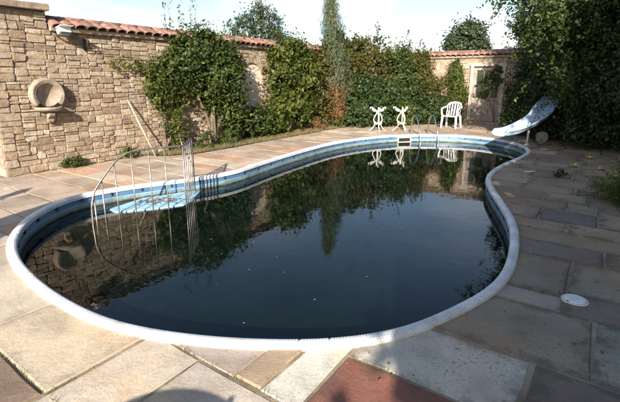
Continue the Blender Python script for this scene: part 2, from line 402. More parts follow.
# ------------------------------------------------------------------ paving slabs
BUFF = [(.44, .365, .285), (.40, .33, .26), (.48, .41, .33), (.37, .295, .225), (.41, .325, .25), (.34, .28, .225), (.37, .26, .195)]
GREY = [(.33, .25, .175), (.38, .295, .21), (.28, .215, .15), (.35, .26, .175), (.32, .25, .18), (.40, .315, .225), (.34, .24, .165)]
polyuv = np.array([UV(*p) for p in inset(.05, 40)])
def inside_pool(a, b_):
    x, y = polyuv[:, 0], polyuv[:, 1]; x2, y2 = np.roll(x, -1), np.roll(y, -1)
    c = ((y > b_) != (y2 > b_)) & (a < (x2-x)*(b_-y)/(y2-y+1e-12)+x)
    return bool(np.sum(c) % 2)
def slab(u0, u1, v0, v1, col, gap=.0095):
    wear = 1.0 if v0 > 7.1 or (v0 > 6.5 and u0 > -.3) else .28
    pts = [(u0+(u1-u0)*i/8, v0+(v1-v0)*j/8) for i in range(9) for j in range(9)]
    ins = [inside_pool(*p) for p in pts]
    if all(ins): return
    u0 += gap; u1 -= gap; v0 += gap; v1 -= gap
    if u1-u0 < .05 or v1-v0 < .05: return
    cu, cv = (u0+u1)/2, (v0+v1)/2; ctr = W(cu, cv)
    h = rnd.uniform(-.005, .006)
    def jit(): return rnd.uniform(-.0085, .0085)
    cor = []
    for (a, b_) in ((u0, v0), (u1, v0), (u1, v1), (u0, v1)):
        cor.append((a-cu+jit(), b_-cv+jit()))
    ring = []
    for k in range(4):                               # mid-edge points give a hand-cut line
        a, b_ = cor[k], cor[(k+1) % 4]
        ring.append(a)
        for t in (.33, .67): ring.append((a[0]+(b_[0]-a[0])*t+jit()*.7, a[1]+(b_[1]-a[1])*t+jit()*.7))
    def sc(p, d):
        L = math.hypot(*p); return (p[0]-p[0]/L*d, p[1]-p[1]/L*d)
    vs_ = [(*p, -.06) for p in ring]+[(*p, h-.008) for p in ring]+[(*sc(p, .010), h) for p in ring]
    n = len(ring)
    fs = [tuple(range(n))[::-1], tuple(range(2*n, 3*n))]
    for L in (0, n):
        fs += [(L+i, L+(i+1) % n, L+n+(i+1) % n, L+n+i) for i in range(n)]
    vw = [(a, -b_, z) for a, b_, z in vs_]            # local x along the wall, local -y towards the pool
    fs = [q[::-1] for q in fs]
    o = from_py('paving_slab', vw, fs, M['slab'], patio, (ctr.x, ctr.y, 0)); o.rotation_euler = (0, 0, ANG)
    k = rnd.uniform(.9, 1.1); o.color = (col[0]*k, col[1]*k, col[2]*k, min(1, max(0, wear*rnd.uniform(.7, 1.3))))
    if any(ins): cut(o); CUTS.append(o)
WHITE = (.58, .54, .46); RED = (.25, .105, .075); BRN = (.24, .185, .145); GRN = (.31, .29, .23)
hand = [
 (-2.03, -.8, 3.95, 5.02, (.56, .48, .37)), (-2.03, -1.0, 5.02, 5.965, (.57, .47, .34)), (-2.7, -1.36, 5.965, 6.42, (.57, .49, .39)),
 (-2.3, -1.36, 6.42, 7.14, (.55, .48, .40)), (-1.36, -.6, 5.9, 6.70, (.44, .37, .31)), (-1.36, -.6, 6.70, 6.89, (.36, .27, .18)), (-1.36, -.6, 6.89, 7.14, WHITE),
 (-1.7, -.82, 7.14, 8.08, RED), (-.82, -.26, 7.14, 8.07, WHITE), (-1.1, -.26, 8.08, 9.25, BRN), (-1.7, -1.1, 8.08, 9.25, GREY[1]),
 (-.26, .46, 6.6, 8.37, (.35, .29, .215)), (-.26, .46, 8.37, 9.25, GRN), (.46, .72, 7.0, 8.17, (.42, .36, .30)), (.46, .84, 8.17, 9.25, (.24, .20, .16)),
 (.72, 1.53, 7.0, 8.17, (.32, .265, .195)), (.84, 1.53, 8.17, 9.25, (.32, .265, .195)), (1.53, 1.94, 7.0, 8.415, (.27, .22, .18)), (1.53, 1.94, 8.415, 9.25, GREY[2]),
 (1.94, 2.34, 7.0, 9.25, GREY[3]), (2.34, 2.73, 7.0, 8.065, GREY[0]), (2.34, 2.73, 8.065, 9.25, GREY[5]), (2.73, 3.22, 6.6, 7.74, GREY[4]), (2.73, 3.22, 7.74, 8.34, (.22, .185, .16)), (2.73, 3.4, 8.34, 9.25, GREY[1]),
 (3.22, 3.67, 6.6, 7.99, GREY[6]), (3.22, 3.67, 7.99, 8.34, GREY[1]), (3.4, 3.67, 8.34, 9.25, GREY[2]), (3.67, 4.16, 6.6, 7.68, GREY[2]), (3.67, 4.16, 7.68, 8.2, GREY[5]), (3.67, 4.16, 8.2, 9.25, GREY[0]),
 (-2.38, -2.03, 3.1, 5.32, (.42, .27, .16)), (-2.75, -2.03, 5.32, 5.95, (.27, .19, .14)), (-2.75, -2.38, 3.9, 5.32, (.40, .31, .22)),
 (-3.2, -2.7, 5.965, 6.42, BUFF[2]), (-3.2, -2.3, 6.42, 7.14, BUFF[0]), (-2.4, -1.7, 7.14, 8.08, GREY[0]), (-2.4, -1.7, 8.08, 9.25, BRN),
]
for a in hand: slab(*a)
def rows(u0, u1, v0, v1, pal, hmin=.38, hmax=.62, lmin=.5, lmax=1.05):
    u_ = u0
    while u_ < u1-.2:
        h = rnd.uniform(hmin, hmax)
        if u1-(u_+h) < .3: h = u1-u_
        v_ = v0
        while v_ < v1-.05:
            l = rnd.uniform(lmin, lmax)
            if v1-(v_+l) < .35: l = v1-v_
            c = pal(u_+h/2, v_+l/2)
            slab(u_, u_+h, v_, v_+l, c); v_ += l
        u_ += h
def pal(u_, v_):
    if v_ > 7.0 or (v_ > 6 and u_ > 4.1 and u_ < 8): return rnd.choice(GREY)
    if u_ > 10: return rnd.choice(BUFF[3:]+[(.36, .28, .21)])
    return rnd.choice(BUFF+[(.44, .29, .20)])
rows(-4.4, -2.38, .05, 3.9, pal); rows(-2.38, -2.03, .05, 3.1, pal, .3, .4); rows(-2.03, -.8, .05, 3.95, pal, .36, .5)
rows(-.8, 2.7, .05, 4.5, pal); rows(2.7, 4.16, .86, 4.5, pal)
rows(4.16, 9.6, .86, 9.25, pal, .42, .66); rows(9.6, 11.2, 1.0, 9.25, pal); rows(11.2, 12.4, 1.75, 9.25, pal); rows(12.4, 13.6, 2.6, 9.25, pal)

# ------------------------------------------------------------------ garden bed and verge along the wall
def sheet(name, uvs, z, mat):
    vv_ = [(*W(a, b_).xy, z) for a, b_ in uvs]
    bm_ = bmesh.new(); bm_.faces.new([bm_.verts.new(q) for q in vv_])
    return from_bm(name, bm_, mat)
edge = [(2.55, .10), (2.8, .5), (3.3, .82), (4.1, .90), (5, .86), (6, .92), (7, .88), (8, .93), (9, .90), (9.8, .98), (10.5, 1.25), (11.2, 1.65), (12, 2.1), (12.8, 2.7), (13.58, 3.6)]
bedp = edge+[(13.58, .02), (2.55, .02)]
bed = tag(sheet('flower_bed', bedp, .016, M['soil']), kind='structure')
right_soil = tag(sheet('planting_ground', [(-4, 9.26), (14.5, 9.26), (14.5, 15), (-4, 15)], -.008, M['soil']), kind='structure')

# ------------------------------------------------------------------ swimming pool
pool = thing('swimming_pool', 'kidney-shaped swimming pool with white ribbed rim and blue lining', 'pool', (0, 0, 0))
prof = [(0.0, -.03), (-.002, .010), (.005, .025), (.020, .034), (.043, .038), (.066, .034), (.082, .025), (.090, .008), (.090, -.026), (.074, -.036)]
nr = len(fine); npf = len(prof)
verts = np.zeros((nr, npf, 3))
rib = np.where((np.arange(nr) % 4) < 2, 1.0, .955)
rib = np.where((np.arange(nr) % 260) < 3, .80, rib)           # seams between rim lengths
for j, (d, z) in enumerate(prof):
    dd = .044+(d-.044)*(1-(1-rib)*.35) if j not in (0, npf-1) else np.full(nr, d)
    zz = z*(rib if 0 < j < npf-1 else 1)
    verts[:, j, 0] = fine[:, 0]+NRM[:, 0]*dd; verts[:, j, 1] = fine[:, 1]+NRM[:, 1]*dd; verts[:, j, 2] = zz
idx = np.arange(nr*npf).reshape(nr, npf)
a = idx; b_ = np.roll(idx, -1, 0)
faces = np.stack([a[:, :-1], a[:, 1:], b_[:, 1:], b_[:, :-1]], -1).reshape(-1, 4)
me = bpy.data.meshes.new('coping'); me.from_pydata(verts.reshape(-1, 3).tolist(), [], faces.tolist()); me.update()
bm = bmesh.new(); bm.from_mesh(me); bmesh.ops.recalc_face_normals(bm, faces=bm.faces); bm.to_mesh(me); bm.free()
coping = obj_mesh('coping', me, M['coping'], pool)
def ring_wall(name, d0, z0, d1, z1, mat, stride=16):
    p, q = inset(d0, stride), inset(d1, stride); n = len(p)
    vv_ = [(*p[i], z0) for i in range(n)]+[(*q[i], z1) for i in range(n)]
    return from_py(name, vv_, [(i, (i+1) % n, n+(i+1) % n, n+i) for i in range(n)], mat, pool)
ring_wall('liner_wall', .066, -.03, .076, -.105, M['liner'])
ring_wall('waterline_band', .073, -.105, .080, -.36, M['band'])
ring_wall('lower_liner', .084, -.36, .30, -1.6, M['liner'])
M['scum'] = simple('scum_line', (.05, .05, .025), (.16, .15, .09), 9, .8, .3, 40, coord='World')
ring_wall('scum_line', .0785, -.158, .081, -.20, M['scum'])
p = inset(.30, 16); from_py('pool_floor', [(*q, -1.6) for q in p], [tuple(range(len(p)))], M['liner'], pool)
bead = inset(.070, 8); bm = bmesh.new()
add_tube(bm, [(*q, -.107) for q in bead]+[(*bead[0], -.107)], .007, 6, False); from_bm('liner_bead', bm, M['coping'], pool)
# small dark ticks evenly spaced along the inner side of the rim
def at_arc(pt):
    return int(np.argmin(np.sum((fine-np.array(pt))**2, axis=1)))
cb = bmesh.new(); add_box(cb, (0, 0, 0), (.018, .03, .05), None, .003)
tick_me = bpy.data.meshes.new('tick'); cb.to_mesh(tick_me); cb.free(); tick_me.materials.append(M['tick'])
stepn = int(.46/.005)
for i in range(0, nr-40, stepn):
    o = obj_mesh('rim_tick', tick_me, None, coping); q = fine[i]+NRM[i]*.080
    o.location = (q[0], q[1], -.045); o.rotation_euler = (0, 0, math.atan2(NRM[i, 1], NRM[i, 0])+math.pi/2)
# skimmer mouth in the far wall
i = at_arc((2.75, 12.35)); q = fine[i]+NRM[i]*.076; rz = math.atan2(NRM[i, 1], NRM[i, 0])-math.pi/2
sk = bmesh.new()
for c_, s_ in (((0, .02, -.045), (.42, .06, .03)), ((0, .02, -.18), (.42, .06, .03)), ((-.195, .02, -.1125), (.03, .06, .104)), ((.195, .02, -.1125), (.03, .06, .104))):
    add_box(sk, c_, s_, None, .003)
so = from_bm('skimmer_frame', sk, M['cream'], pool); so.location = (*q, 0); so.rotation_euler = (0, 0, rz)
sv = box_part('skimmer_mouth', (0, .022, -.1125), (.355, .02, .10), M['black'], so, None, 0)
# pale step platform by the rail
WATER = -.18
stp = [(-2.86, 5.72), (-2.72, 5.58), (-2.58, 5.60), (-2.38, 5.68), (-2.12, 5.78), (-1.86, 5.93), (-1.80, 6.15), (-1.80, 6.55), (-1.82, 6.80), (-2.2, 6.52), (-2.60, 6.28)]
bm = bmesh.new(); top = [bm.verts.new((*p_, -.160)) for p_ in stp]; bot = [bm.verts.new((*p_, -1.2)) for p_ in stp]
bm.faces.new(top); bm.faces.new(bot[::-1])
for i in range(len(stp)): bm.faces.new((top[i], bot[i], bot[(i+1) % len(stp)], top[(i+1) % len(stp)]))
bmesh.ops.bevel(bm, geom=[e for e in bm.edges if all(v_.co.z > -.17 for v_ in e.verts)], offset=.015, segments=2, affect='EDGES')
from_bm('step_platform', bm, M['step'], pool)
# leaf litter lying on the step
rl = random.Random(3); vv_ = []; ff_ = []
for k in range(120):
    cx, cy = rl.gauss(-2.36, .12), rl.gauss(6.08, .09)
    if k % 3 == 0: cx, cy = rl.gauss(-2.08, .09), rl.gauss(6.16, .07)
    s_ = rl.uniform(.012, .035); an = rl.uniform(0, 6.28); n0 = len(vv_)
    for t in range(4):
        r_ = s_*(1 if t % 2 == 0 else .5)
        vv_.append((cx+r_*math.cos(an+t*1.571), cy+r_*math.sin(an+t*1.571), -.156+rl.uniform(0, .012)))
    ff_.append((n0, n0+1, n0+2, n0+3))
tag(from_py('leaf_litter', vv_, ff_, M['rust']), 'brown fallen leaves lying on the pale blue pool step', 'leaf litter', kind='stuff')
# water
p = inset(.082, 16); wat = from_py('pool_water', [(*q, WATER) for q in p], [tuple(range(len(p)))], M['water'])
tag(wat, kind='structure')
if wat.data.polygons[0].normal.z < 0: wat.data.flip_normals()
rl = random.Random(12); vv_ = []; ff_ = []
for k in range(60):
    cx, cy = rl.uniform(-2.2, 2.2), rl.uniform(2.7, 8.5)
    if not inside_pool(*UV(cx*1.12, cy)): continue
    s_ = rl.uniform(.004, .011); an = rl.uniform(0, 6.28); n0 = len(vv_)
    for t in range(4):
        r_ = s_*(1 if t % 2 == 0 else .55); vv_.append((cx+r_*math.cos(an+t*1.571), cy+r_*math.sin(an+t*1.571), WATER+.003))
    ff_.append((n0, n0+1, n0+2, n0+3))
tag(from_py('floating_specks', vv_, ff_, M['stake']), 'tiny pale leaf specks floating on the dark water', 'leaves', kind='stuff')

# evaluate the cuts, then drop the cutter
bpy.context.view_layer.update()
dg = bpy.context.evaluated_depsgraph_get()
new = [(o, bpy.data.meshes.new_from_object(o.evaluated_get(dg))) for o in CUTS]
for o, me in new:
    o.modifiers.clear(); o.data = me
bpy.data.objects.remove(cutter)
for o, me in new:
    if o is not patio and len(me.polygons) == 0: bpy.data.objects.remove(o)

# ------------------------------------------------------------------ stone walls
def stone_verts(w, h, dep, r_):
    n = 8; hw, hh = w/2, h/2; c = min(w, h)*.16
    base = [(-hw+c, -hh), (hw-c, -hh), (hw, -hh+c), (hw, hh-c), (hw-c, hh), (-hw+c, hh), (-hw, hh-c), (-hw, -hh+c)]
    j = min(w, h)*.09
    base = [(x+r_.uniform(-j, j), y+r_.uniform(-j, j)) for x, y in base]
    v_ = []
    for sc_, d_ in ((1.0, -.03), (.985, dep*.5), (.93, dep*.92)):
        v_ += [(x*sc_, y*sc_, d_+(r_.uniform(-.005, .005) if d_ > 0 else 0)) for x, y in base]
    v_.append((r_.uniform(-.2, .2)*w, r_.uniform(-.2, .2)*h, dep+r_.uniform(-.004, .006)))
    f_ = []
    for L in (0, 8): f_ += [(L+i, L+(i+1) % 8, L+8+(i+1) % 8, L+8+i) for i in range(8)]
    f_ += [(16+i, 16+(i+1) % 8, 24) for i in range(8)]
    return v_, f_
def rubble(u0, u1, z0, z1, seed, blocked=lambda a, b_: False, ch=.058, cw=.062, wmin=3, wmax=7):
    r_ = random.Random(seed); nc = int(round((u1-u0)/cw)); nrw = int(round((z1-z0)/ch))
    cw = (u1-u0)/nc; ch = (z1-z0)/nrw
    g = np.zeros((nrw, nc), bool); out = []
    for j in range(nrw):
        for i in range(nc):
            if blocked(u0+(i+.5)*cw, z0+(j+.5)*ch): g[j, i] = True
    for j in range(nrw):
        i = 0
        while i < nc:
            if g[j, i]: i += 1; continue
            w = r_.randint(wmin, wmax); h = r_.choices((1, 2, 3), (.22, .55, .23))[0]
            if h == 1: w = min(w, 5)
            if i == 0: w = r_.choice((4, 7)); h = r_.choice((2, 3))
            k = 0
            while k < w and i+k < nc and not g[j, i+k]: k += 1
            w = k
            if i+w < nc and not g[j, i+w]:
                rest = 0
                while i+w+rest < nc and not g[j, i+w+rest] and rest < 2: rest += 1
                if rest < 2: w += rest
            while h > 1 and (j+h > nrw or g[j:j+h, i:i+w].any()): h -= 1
            if j+h > nrw: h = nrw-j
            g[j:j+h, i:i+w] = True
            out.append((u0+(i+w/2)*cw, z0+(j+h/2)*ch, w*cw, h*ch)); i += w
    return out, r_
def frame_matrix(org, ax, nrm):                       # local x along ax, local y up, local z out of the wall
    z_ = Vector((0, 0, 1)); m_ = Matrix((ax, z_, nrm)).transposed().to_4x4(); m_.translation = org
    return m_
def build_stones(wall, stones, r_, m_, nsingle, order, gap=.0055):
    stones = sorted(stones, key=order)
    V, F = [], []
    for k, (u_, z_, w, h) in enumerate(stones):
        vv_, ff_ = stone_verts(max(w-gap*2, .02), max(h-gap*2, .02), r_.uniform(.008, .034), r_)
        if k < nsingle:
            o = from_py('stone', vv_, ff_, M['stone'], wall)
            o.matrix_basis = m_ @ Matrix.Translation((u_, z_, 0)) @ Matrix.Rotation(r_.uniform(-.02, .02), 4, 'Z')
        else:
            n0 = len(V); V += [m_ @ Vector((x+u_, y+z_, d_)) for x, y, d_ in vv_]; F += [tuple(n0+q for q in t) for t in ff_]
    if V: tag(from_py('stone_facing', V, F, M['stone'], wall), kind='stuff')
def core(name, org, ax, nrm, L0, L1, thick, z1, parent):
    m_ = frame_matrix(org, ax, nrm); bm_ = bmesh.new()
    add_box(bm_, ((L0+L1)/2, z1/2-.05, -thick/2), (L1-L0, z1+.1, thick))
    bmesh.ops.transform(bm_, matrix=m_, verts=bm_.verts)
    return from_bm(name, bm_, M['mortar'], parent)
D3 = Vector((DD.x, DD.y, 0)); E3 = Vector((EE.x, EE.y, 0))
T = .42
# long wall on the left
lw = thing('garden_wall', 'long honey-coloured rubble stone garden wall with tile top and a taller capped end', 'wall', (0, 0, 0))
mL = frame_matrix(W(0, 0), D3, E3)
NI = (6.14, 1.62, .46)                               # niche: centre s, spring height, half width
def blockL(a, z_):
    s_, zs, hw = NI
    if abs(a-s_) < hw+.03 and .28 < z_ < zs: return True
    return z_ >= zs and math.hypot(a-s_, z_-zs) < hw+.03
def blockW(a, z_):
    return (a > .945 and z_ > 2.46) or blockL(a, z_)
st, r_ = rubble(-.02, 13.4, 0, 2.76, 21, blockW, ch=.0465, cw=.051)
core('wall_core', W(0, 0), D3, E3, .95, 13.6, T, 2.5, lw)
core('pier_core', W(0, 0), D3, E3, -.02, .948, T+.1, 2.77, lw)
build_stones(lw, st, r_, mL, 290, lambda t: t[0])
st, r_ = rubble(-T-.05, 0.0, 0, 2.76, 6)
build_stones(lw, st, r_, frame_matrix(W(-.02, 0), E3, -D3), 0, lambda t: t[0])
bm = bmesh.new(); add_box(bm, (.42, 2.835, -.16), (1.12, .105, .56), None, .012); bmesh.ops.transform(bm, matrix=mL, verts=bm.verts)
bmesh.ops.subdivide_edges(bm, edges=bm.edges[:], cuts=1)
for v_ in bm.verts: v_.co += Vector((rnd.uniform(-.004, .004), rnd.uniform(-.004, .004), rnd.uniform(-.005, .005)))
from_bm('cap_slab', bm, M['capstone'], lw)
# blind arch
bm = bmesh.new(); s_, zs, hw = NI
ol = [(s_-hw, .28), (s_+hw, .28)]+[(s_+hw*math.cos(t), zs+hw*math.sin(t)) for t in np.linspace(0, math.pi, 20)]
fr = [bm.verts.new((x, z_, .004)) for x, z_ in ol]; bm.faces.new(fr); bmesh.ops.transform(bm, matrix=mL, verts=bm.verts)
from_bm('niche_panel', bm, M['plaster'], lw)
for k in range(9):                                   # voussoirs round the arch
    a0, a1 = math.pi*k/9+.012, math.pi*(k+1)/9-.012
    q = [(hw-.015, a0), (hw+.12, a0), (hw+.12, (a0+a1)/2), (hw+.12, a1), (hw-.015, a1), (hw-.015, (a0+a1)/2)]
    pts = [(s_+r0*math.cos(t), zs+r0*math.sin(t)) for r0, t in q]
    vv_ = [mL @ Vector((x, z_, 0.0)) for x, z_ in pts]+[mL @ Vector((x, z_, .055)) for x, z_ in pts]
    from_py('arch_stone', vv_, [tuple(range(6, 12))]+[(i, (i+1) % 6, 6+(i+1) % 6, 6+i) for i in range(6)], M['stone'], lw)
# pantile tops
def tile_mesh():
    bm_ = bmesh.new(); n = 7; L = .42; rows_ = []
    for layer, rr in ((0, 0), (1, .014)):
        for y, w in ((0, .115), (L, .092)):
            row = []
            for k in range(n):
                a_ = math.pi*k/(n-1)
                row.append(bm_.verts.new(((w-rr)*math.cos(a_), y, (w*.62-rr)*math.sin(a_))))
            rows_.append(row)
    def quad(r0, r1):
        for k in range(n-1): bm_.faces.new((r0[k], r0[k+1], r1[k+1], r1[k]))
    quad(rows_[0], rows_[1]); quad(rows_[2], rows_[3]); quad(rows_[0], rows_[2]); quad(rows_[1], rows_[3])
    bmesh.ops.recalc_face_normals(bm_, faces=bm_.faces)
    me_ = bpy.data.meshes.new('tile'); bm_.to_mesh(me_); bm_.free(); me_.materials.append(M['tile'])
    me_.polygons.foreach_set('use_smooth', [True]*len(me_.polygons))
    return me_
TILE = tile_mesh()
def tile_top(wall, m_, L0, L1, z0, n, seed):
    r2 = random.Random(seed); pitch = (L1-L0)/n
    bm_ = bmesh.new()
    A = [m_ @ Vector((x, z_, d_)) for x in (L0, L1) for z_, d_ in ((z0-.015, .10), (z0+.17, -T/2), (z0-.015, -T-.10), (z0-.07, -T-.08), (z0-.07, .08))]
    vs_ = [bm_.verts.new(q) for q in A]
    for i in range(5): bm_.faces.new((vs_[i], vs_[(i+1) % 5], vs_[5+(i+1) % 5], vs_[5+i]))
    bm_.faces.new(vs_[:5]); bm_.faces.new(vs_[5:][::-1])
    wall = from_bm('tile_top', bm_, M['mortar'], wall)
    for i in range(n):
        for side in (1, -1):
            o = obj_mesh('roof_tile', TILE, None, wall)
            # tile axis runs from the eave up to the ridge
            org = Vector((L0+(i+.5)*pitch+r2.uniform(-.008, .008), z0-.005+r2.uniform(-.006, .006), .15+r2.uniform(-.012, .012) if side == 1 else -T-.15))
            yx = Vector((r2.uniform(-.03, .03), .45, -1.0*side)).normalized(); xx = Vector((1, 0, 0))*side
            zz = xx.cross(yx).normalized()
            if zz.y < 0: zz = -zz; xx = -xx
            xx = yx.cross(zz).normalized()
            o.matrix_basis = m_ @ (Matrix.Translation(org) @ Matrix((xx, yx, zz)).transposed().to_4x4())
    k = int((L1-L0)/.36)
    for i in range(k):                               # half-round ridge tiles
        o = obj_mesh('ridge_tile', TILE, None, wall)
        org = Vector((L0+i*(L1-L0)/k, z0+.15+r2.uniform(-.005, .005), -T/2))
        o.matrix_basis = m_ @ (Matrix.Translation(org) @ Matrix((Vector((0, 0, 1)), Vector((1, .03, 0)).normalized(), Vector((0, 1, 0)))).transposed().to_4x4())
tile_top(lw, mL, .98, 13.5, 2.53, 62, 4)
# back wall with the door
bw = thing('garden_wall', 'stone back wall with the door and a short run of terracotta tiles', 'wall', (0, 0, 0))
mB = frame_matrix(WB(0, 0), E3, -D3)
def blockB(a, z_): return -.12 < a < 1.08 and z_ < 2.16
st, r_ = rubble(-4.15, 8.0, 0, 2.4, 31, blockB)
core('wall_core', WB(0, 0), E3, -D3, -4.15, 8.0, T, 2.42, bw)
build_stones(bw, st, r_, mB, 0, lambda t: t[0], .006)
tile_top(bw, mB, -4.1, 8.0, 2.44, 60, 8)
# right wall behind the trees
rw = thing('garden_wall', 'stone wall in deep shade behind the trees on the right', 'wall', (0, 0, 0))
q0 = WB(8.0, 0); mR = frame_matrix(q0, -D3, -E3)
st, r_ = rubble(0, 15, 0, 2.4, 41, ch=.09, cw=.1)
core('wall_core', q0, -D3, -E3, 0, 15, T, 2.45, rw); build_stones(rw, st, r_, mR, 0, lambda t: t[0])

# door
door = thing('garden_door', 'weathered wooden garden door with glazed upper half in the back wall', 'door', WB(0, 0, 0), math.atan2(EE.y, EE.x))
Y = -.035                                            # local -y faces the pool
for nm, c_, s_ in (('door_post', (-.055, Y, 1.03), (.11, .16, 2.06)), ('door_post', (1.015, Y, 1.03), (.11, .16, 2.06)), ('lintel', (.48, Y, 2.115), (1.24, .17, .11)), ('doorstep', (.48, -.12, .045), (1.2, .3, .09))):
    box_part(nm, c_, s_, M['capstone'] if nm == 'doorstep' else M['frame'], door, None, .006)
leaf = box_part('door_leaf', (.48, .022, 1.03), (.93, .012, 1.98), M['door'], door, None, 0)
for k in range(5): box_part('plank', (.10+.19*k, -.01, .47), (.182, .05, .74), M['door'], leaf, None, .005)
for c_, s_ in (((.05, -.02, 1.43), (.10, .06, 1.16)), ((.91, -.02, 1.43), (.10, .06, 1.16)), ((.48, -.02, 1.965), (.758, .06, .09)), ((.48, -.02, .90), (.758, .06, .10))):
    box_part('door_rail', c_, s_, M['door'], leaf, None, .005)
for i in range(3):
    for j in range(2):
        box_part('pane', (.48+(i-1)*.252, .0, 1.183+j*.486), (.236, .012, .462), M['glass'], leaf, None, 0)
for i in range(2): box_part('glazing_bar', (.48+(i-.5)*.252, -.01, 1.435), (.022, .035, .97), M['door'], leaf, None, .002)
box_part('glazing_bar', (.48, -.012, 1.426), (.757, .033, .022), M['door'], leaf, None, .002)
bm = bmesh.new(); bmesh.ops.create_uvsphere(bm, u_segments=10, v_segments=6, radius=.03); bmesh.ops.translate(bm, vec=(.08, -.075, .98), verts=bm.verts)
add_tube(bm, [(.08, -.01, .98), (.08, -.07, .98)], .012, 8); from_bm('handle', bm, M['iron'], leaf, None, True)

# ------------------------------------------------------------------ wall basin, lamp, bracket, stake
bs = thing('wall_fountain', 'round carved stone wall basin with a shell-like hollow on the left wall', 'fountain', W(.77, .04, 0), ANG)
# local x along wall, -y out of the wall
RC, ZC = .275, 1.36
bm = bmesh.new()                                     # rim: open ring with rounded section
A0, A1 = R(-42), R(222); n = 40; sec = [(-.05, -.04), (-.052, -.075), (-.03, -.10), (-.012, -.092), (.0, -.105), (.03, -.10), (.045, -.07), (.045, 0.02)]
rg = []
for i in range(n+1):
    a_ = A0+(A1-A0)*i/n
    rg.append([bm.verts.new(((RC-.03+dr)*math.cos(a_), dy, ZC+(RC-.03+dr)*math.sin(a_))) for dr, dy in sec])
for i in range(n):
    for k in range(len(sec)-1): bm.faces.new((rg[i][k], rg[i+1][k], rg[i+1][k+1], rg[i][k+1]))
bm.faces.new(rg[0]); bm.faces.new(rg[-1][::-1])
from_bm('rim', bm, M['basin'], bs, None, True)
bm = bmesh.new(); rg = []                            # hollow: shallow dish
for k in range(9):
    rr = (RC-.07)*(1-k/8); rg.append([bm.verts.new((rr*math.cos(2*math.pi*i/40), -.045+.055*(1-(rr/(RC-.07))**2), ZC+rr*math.sin(2*math.pi*i/40))) for i in range(40)] if k < 8 else [bm.verts.new((0, .010, ZC))])
for k in range(7):
    for i in range(40): bm.faces.new((rg[k][i], rg[k][(i+1) % 40], rg[k+1][(i+1) % 40], rg[k+1][i]))
for i in range(40): bm.faces.new((rg[7][i], rg[7][(i+1) % 40], rg[8][0]))
from_bm('hollow', bm, M['basin'], bs, None, True)
bm = bmesh.new(); prof_b = [(.08, 1.065), (.15, 1.072), (.205, 1.09), (.225, 1.11), (.23, 1.14), (.215, 1.15), (.19, 1.142), (.15, 1.12), (.0, 1.11)]
rg = []
for r0, z_ in prof_b: rg.append([bm.verts.new((r0*math.cos(math.pi*i/20), -r0*1.05*math.sin(math.pi*i/20), z_)) for i in range(21)])
for k in range(len(prof_b)-1):
    for i in range(20):
        try: bm.faces.new((rg[k][i], rg[k][i+1], rg[k+1][i+1], rg[k+1][i]))
        except ValueError: pass
bmesh.ops.remove_doubles(bm, verts=bm.verts, dist=.0005)
from_bm('basin', bm, M['basin'], bs, None, True)
bm = bmesh.new(); pr = [(0, .86), (-.05, .88), (-.06, .92), (-.045, .95), (-.09, .975), (-.13, 1.0), (-.14, 1.05), (0, 1.05)]
va = [bm.verts.new((-.05, y, z_)) for y, z_ in pr]; vb = [bm.verts.new((.05, y, z_)) for y, z_ in pr]
bm.faces.new(va); bm.faces.new(vb[::-1])
for i in range(len(pr)): bm.faces.new((va[i], va[(i+1) % len(pr)], vb[(i+1) % len(pr)], vb[i]))
bmesh.ops.bevel(bm, geom=bm.edges[:], offset=.008, segments=2, affect='EDGES')
from_bm('bracket', bm, M['basin'], bs)

fl = thing('flood_lamp', 'small white floodlight fixed high on the wall beside the pier', 'lamp', W(1.08, .03, 2.44), ANG)
box_part('housing', (.06, -.16, .02), (.20, .13, .10), M['white_plastic'], fl, Matrix.Rotation(R(-25), 3, 'X'), .015)
box_part('lens', (.06, -.222, -.01), (.17, .012, .075), M['glass'], fl, Matrix.Rotation(R(-25), 3, 'X'), .003)
box_part('visor', (.06, -.19, .085), (.23, .22, .008), M['white_plastic'], fl, Matrix.Rotation(R(-12), 3, 'X'), .002)
tube('arm', [(0, 0, -.06), (0, -.06, -.07), (.03, -.12, -.02)], .014, M['iron'], fl)
ib = thing('wall_hook', 'black iron hook on the wall just right of the floodlight', 'hook', W(1.56, .03, 2.18), ANG)
box_part('plate', (0, -.008, .08), (.045, .014, .22), M['iron'], ib, None, .003)
tube('hook', catmull([(0, -.01, .15), (0, -.10, .16), (0, -.14, .10), (0, -.10, .05), (0, -.06, .07)], 5), .012, M['iron'], ib)
# --- stake leaning against the wall
stk = thing('garden_stake', 'thin bleached wooden stake leaning against the left wall', 'stake', W(2.62, .42, 0), 0)
top_ = W(2.32, .07, 1.18)-W(2.62, .42, 0)
tube('shaft', [(0, 0, .0), top_*.5, top_], [.017, .016, .013], M['stake'], stk, 8)
tube('point', [top_, top_*1.03], [.013, .005], M['stake'], stk, 8)

# ------------------------------------------------------------------ rail round the pool step
rail = thing('pool_railing', 'arched galvanised tube railing round the pale step in the pool', 'railing', (-2.2, 5.75, 0))
RO = Vector((-2.2, 5.75, 0))
plan = catmull([(-2.74, 5.02, 0), (-2.62, 5.20, 0), (-2.43, 5.43, 0), (-2.2, 5.60, 0), (-1.99, 5.73, 0), (-1.80, 5.87, 0)], 8)
def plan_at(t):
    k = t*(len(plan)-1); i = min(int(k), len(plan)-2); return plan[i].lerp(plan[i+1], k-i)
TOPZ = .72
def arch(t):                                         # height of the hoop along the front
    return float(np.interp(t, [0, .01, .08, .21, .32, .42, .52, 1], [-.2, .04, .26, .45, .61, .69, .72, .72]))
hoop = [Vector((*plan_at(0).xy, -.6)), Vector((*plan_at(0).xy, -.2))]+[Vector((*plan_at(t).xy, arch(t))) for t in np.r_[np.linspace(0, .6, 30), np.linspace(.65, 1, 8)]]
tube('top_rail', [p_-RO for p_ in hoop], .0135, M['galv'], rail, 8)
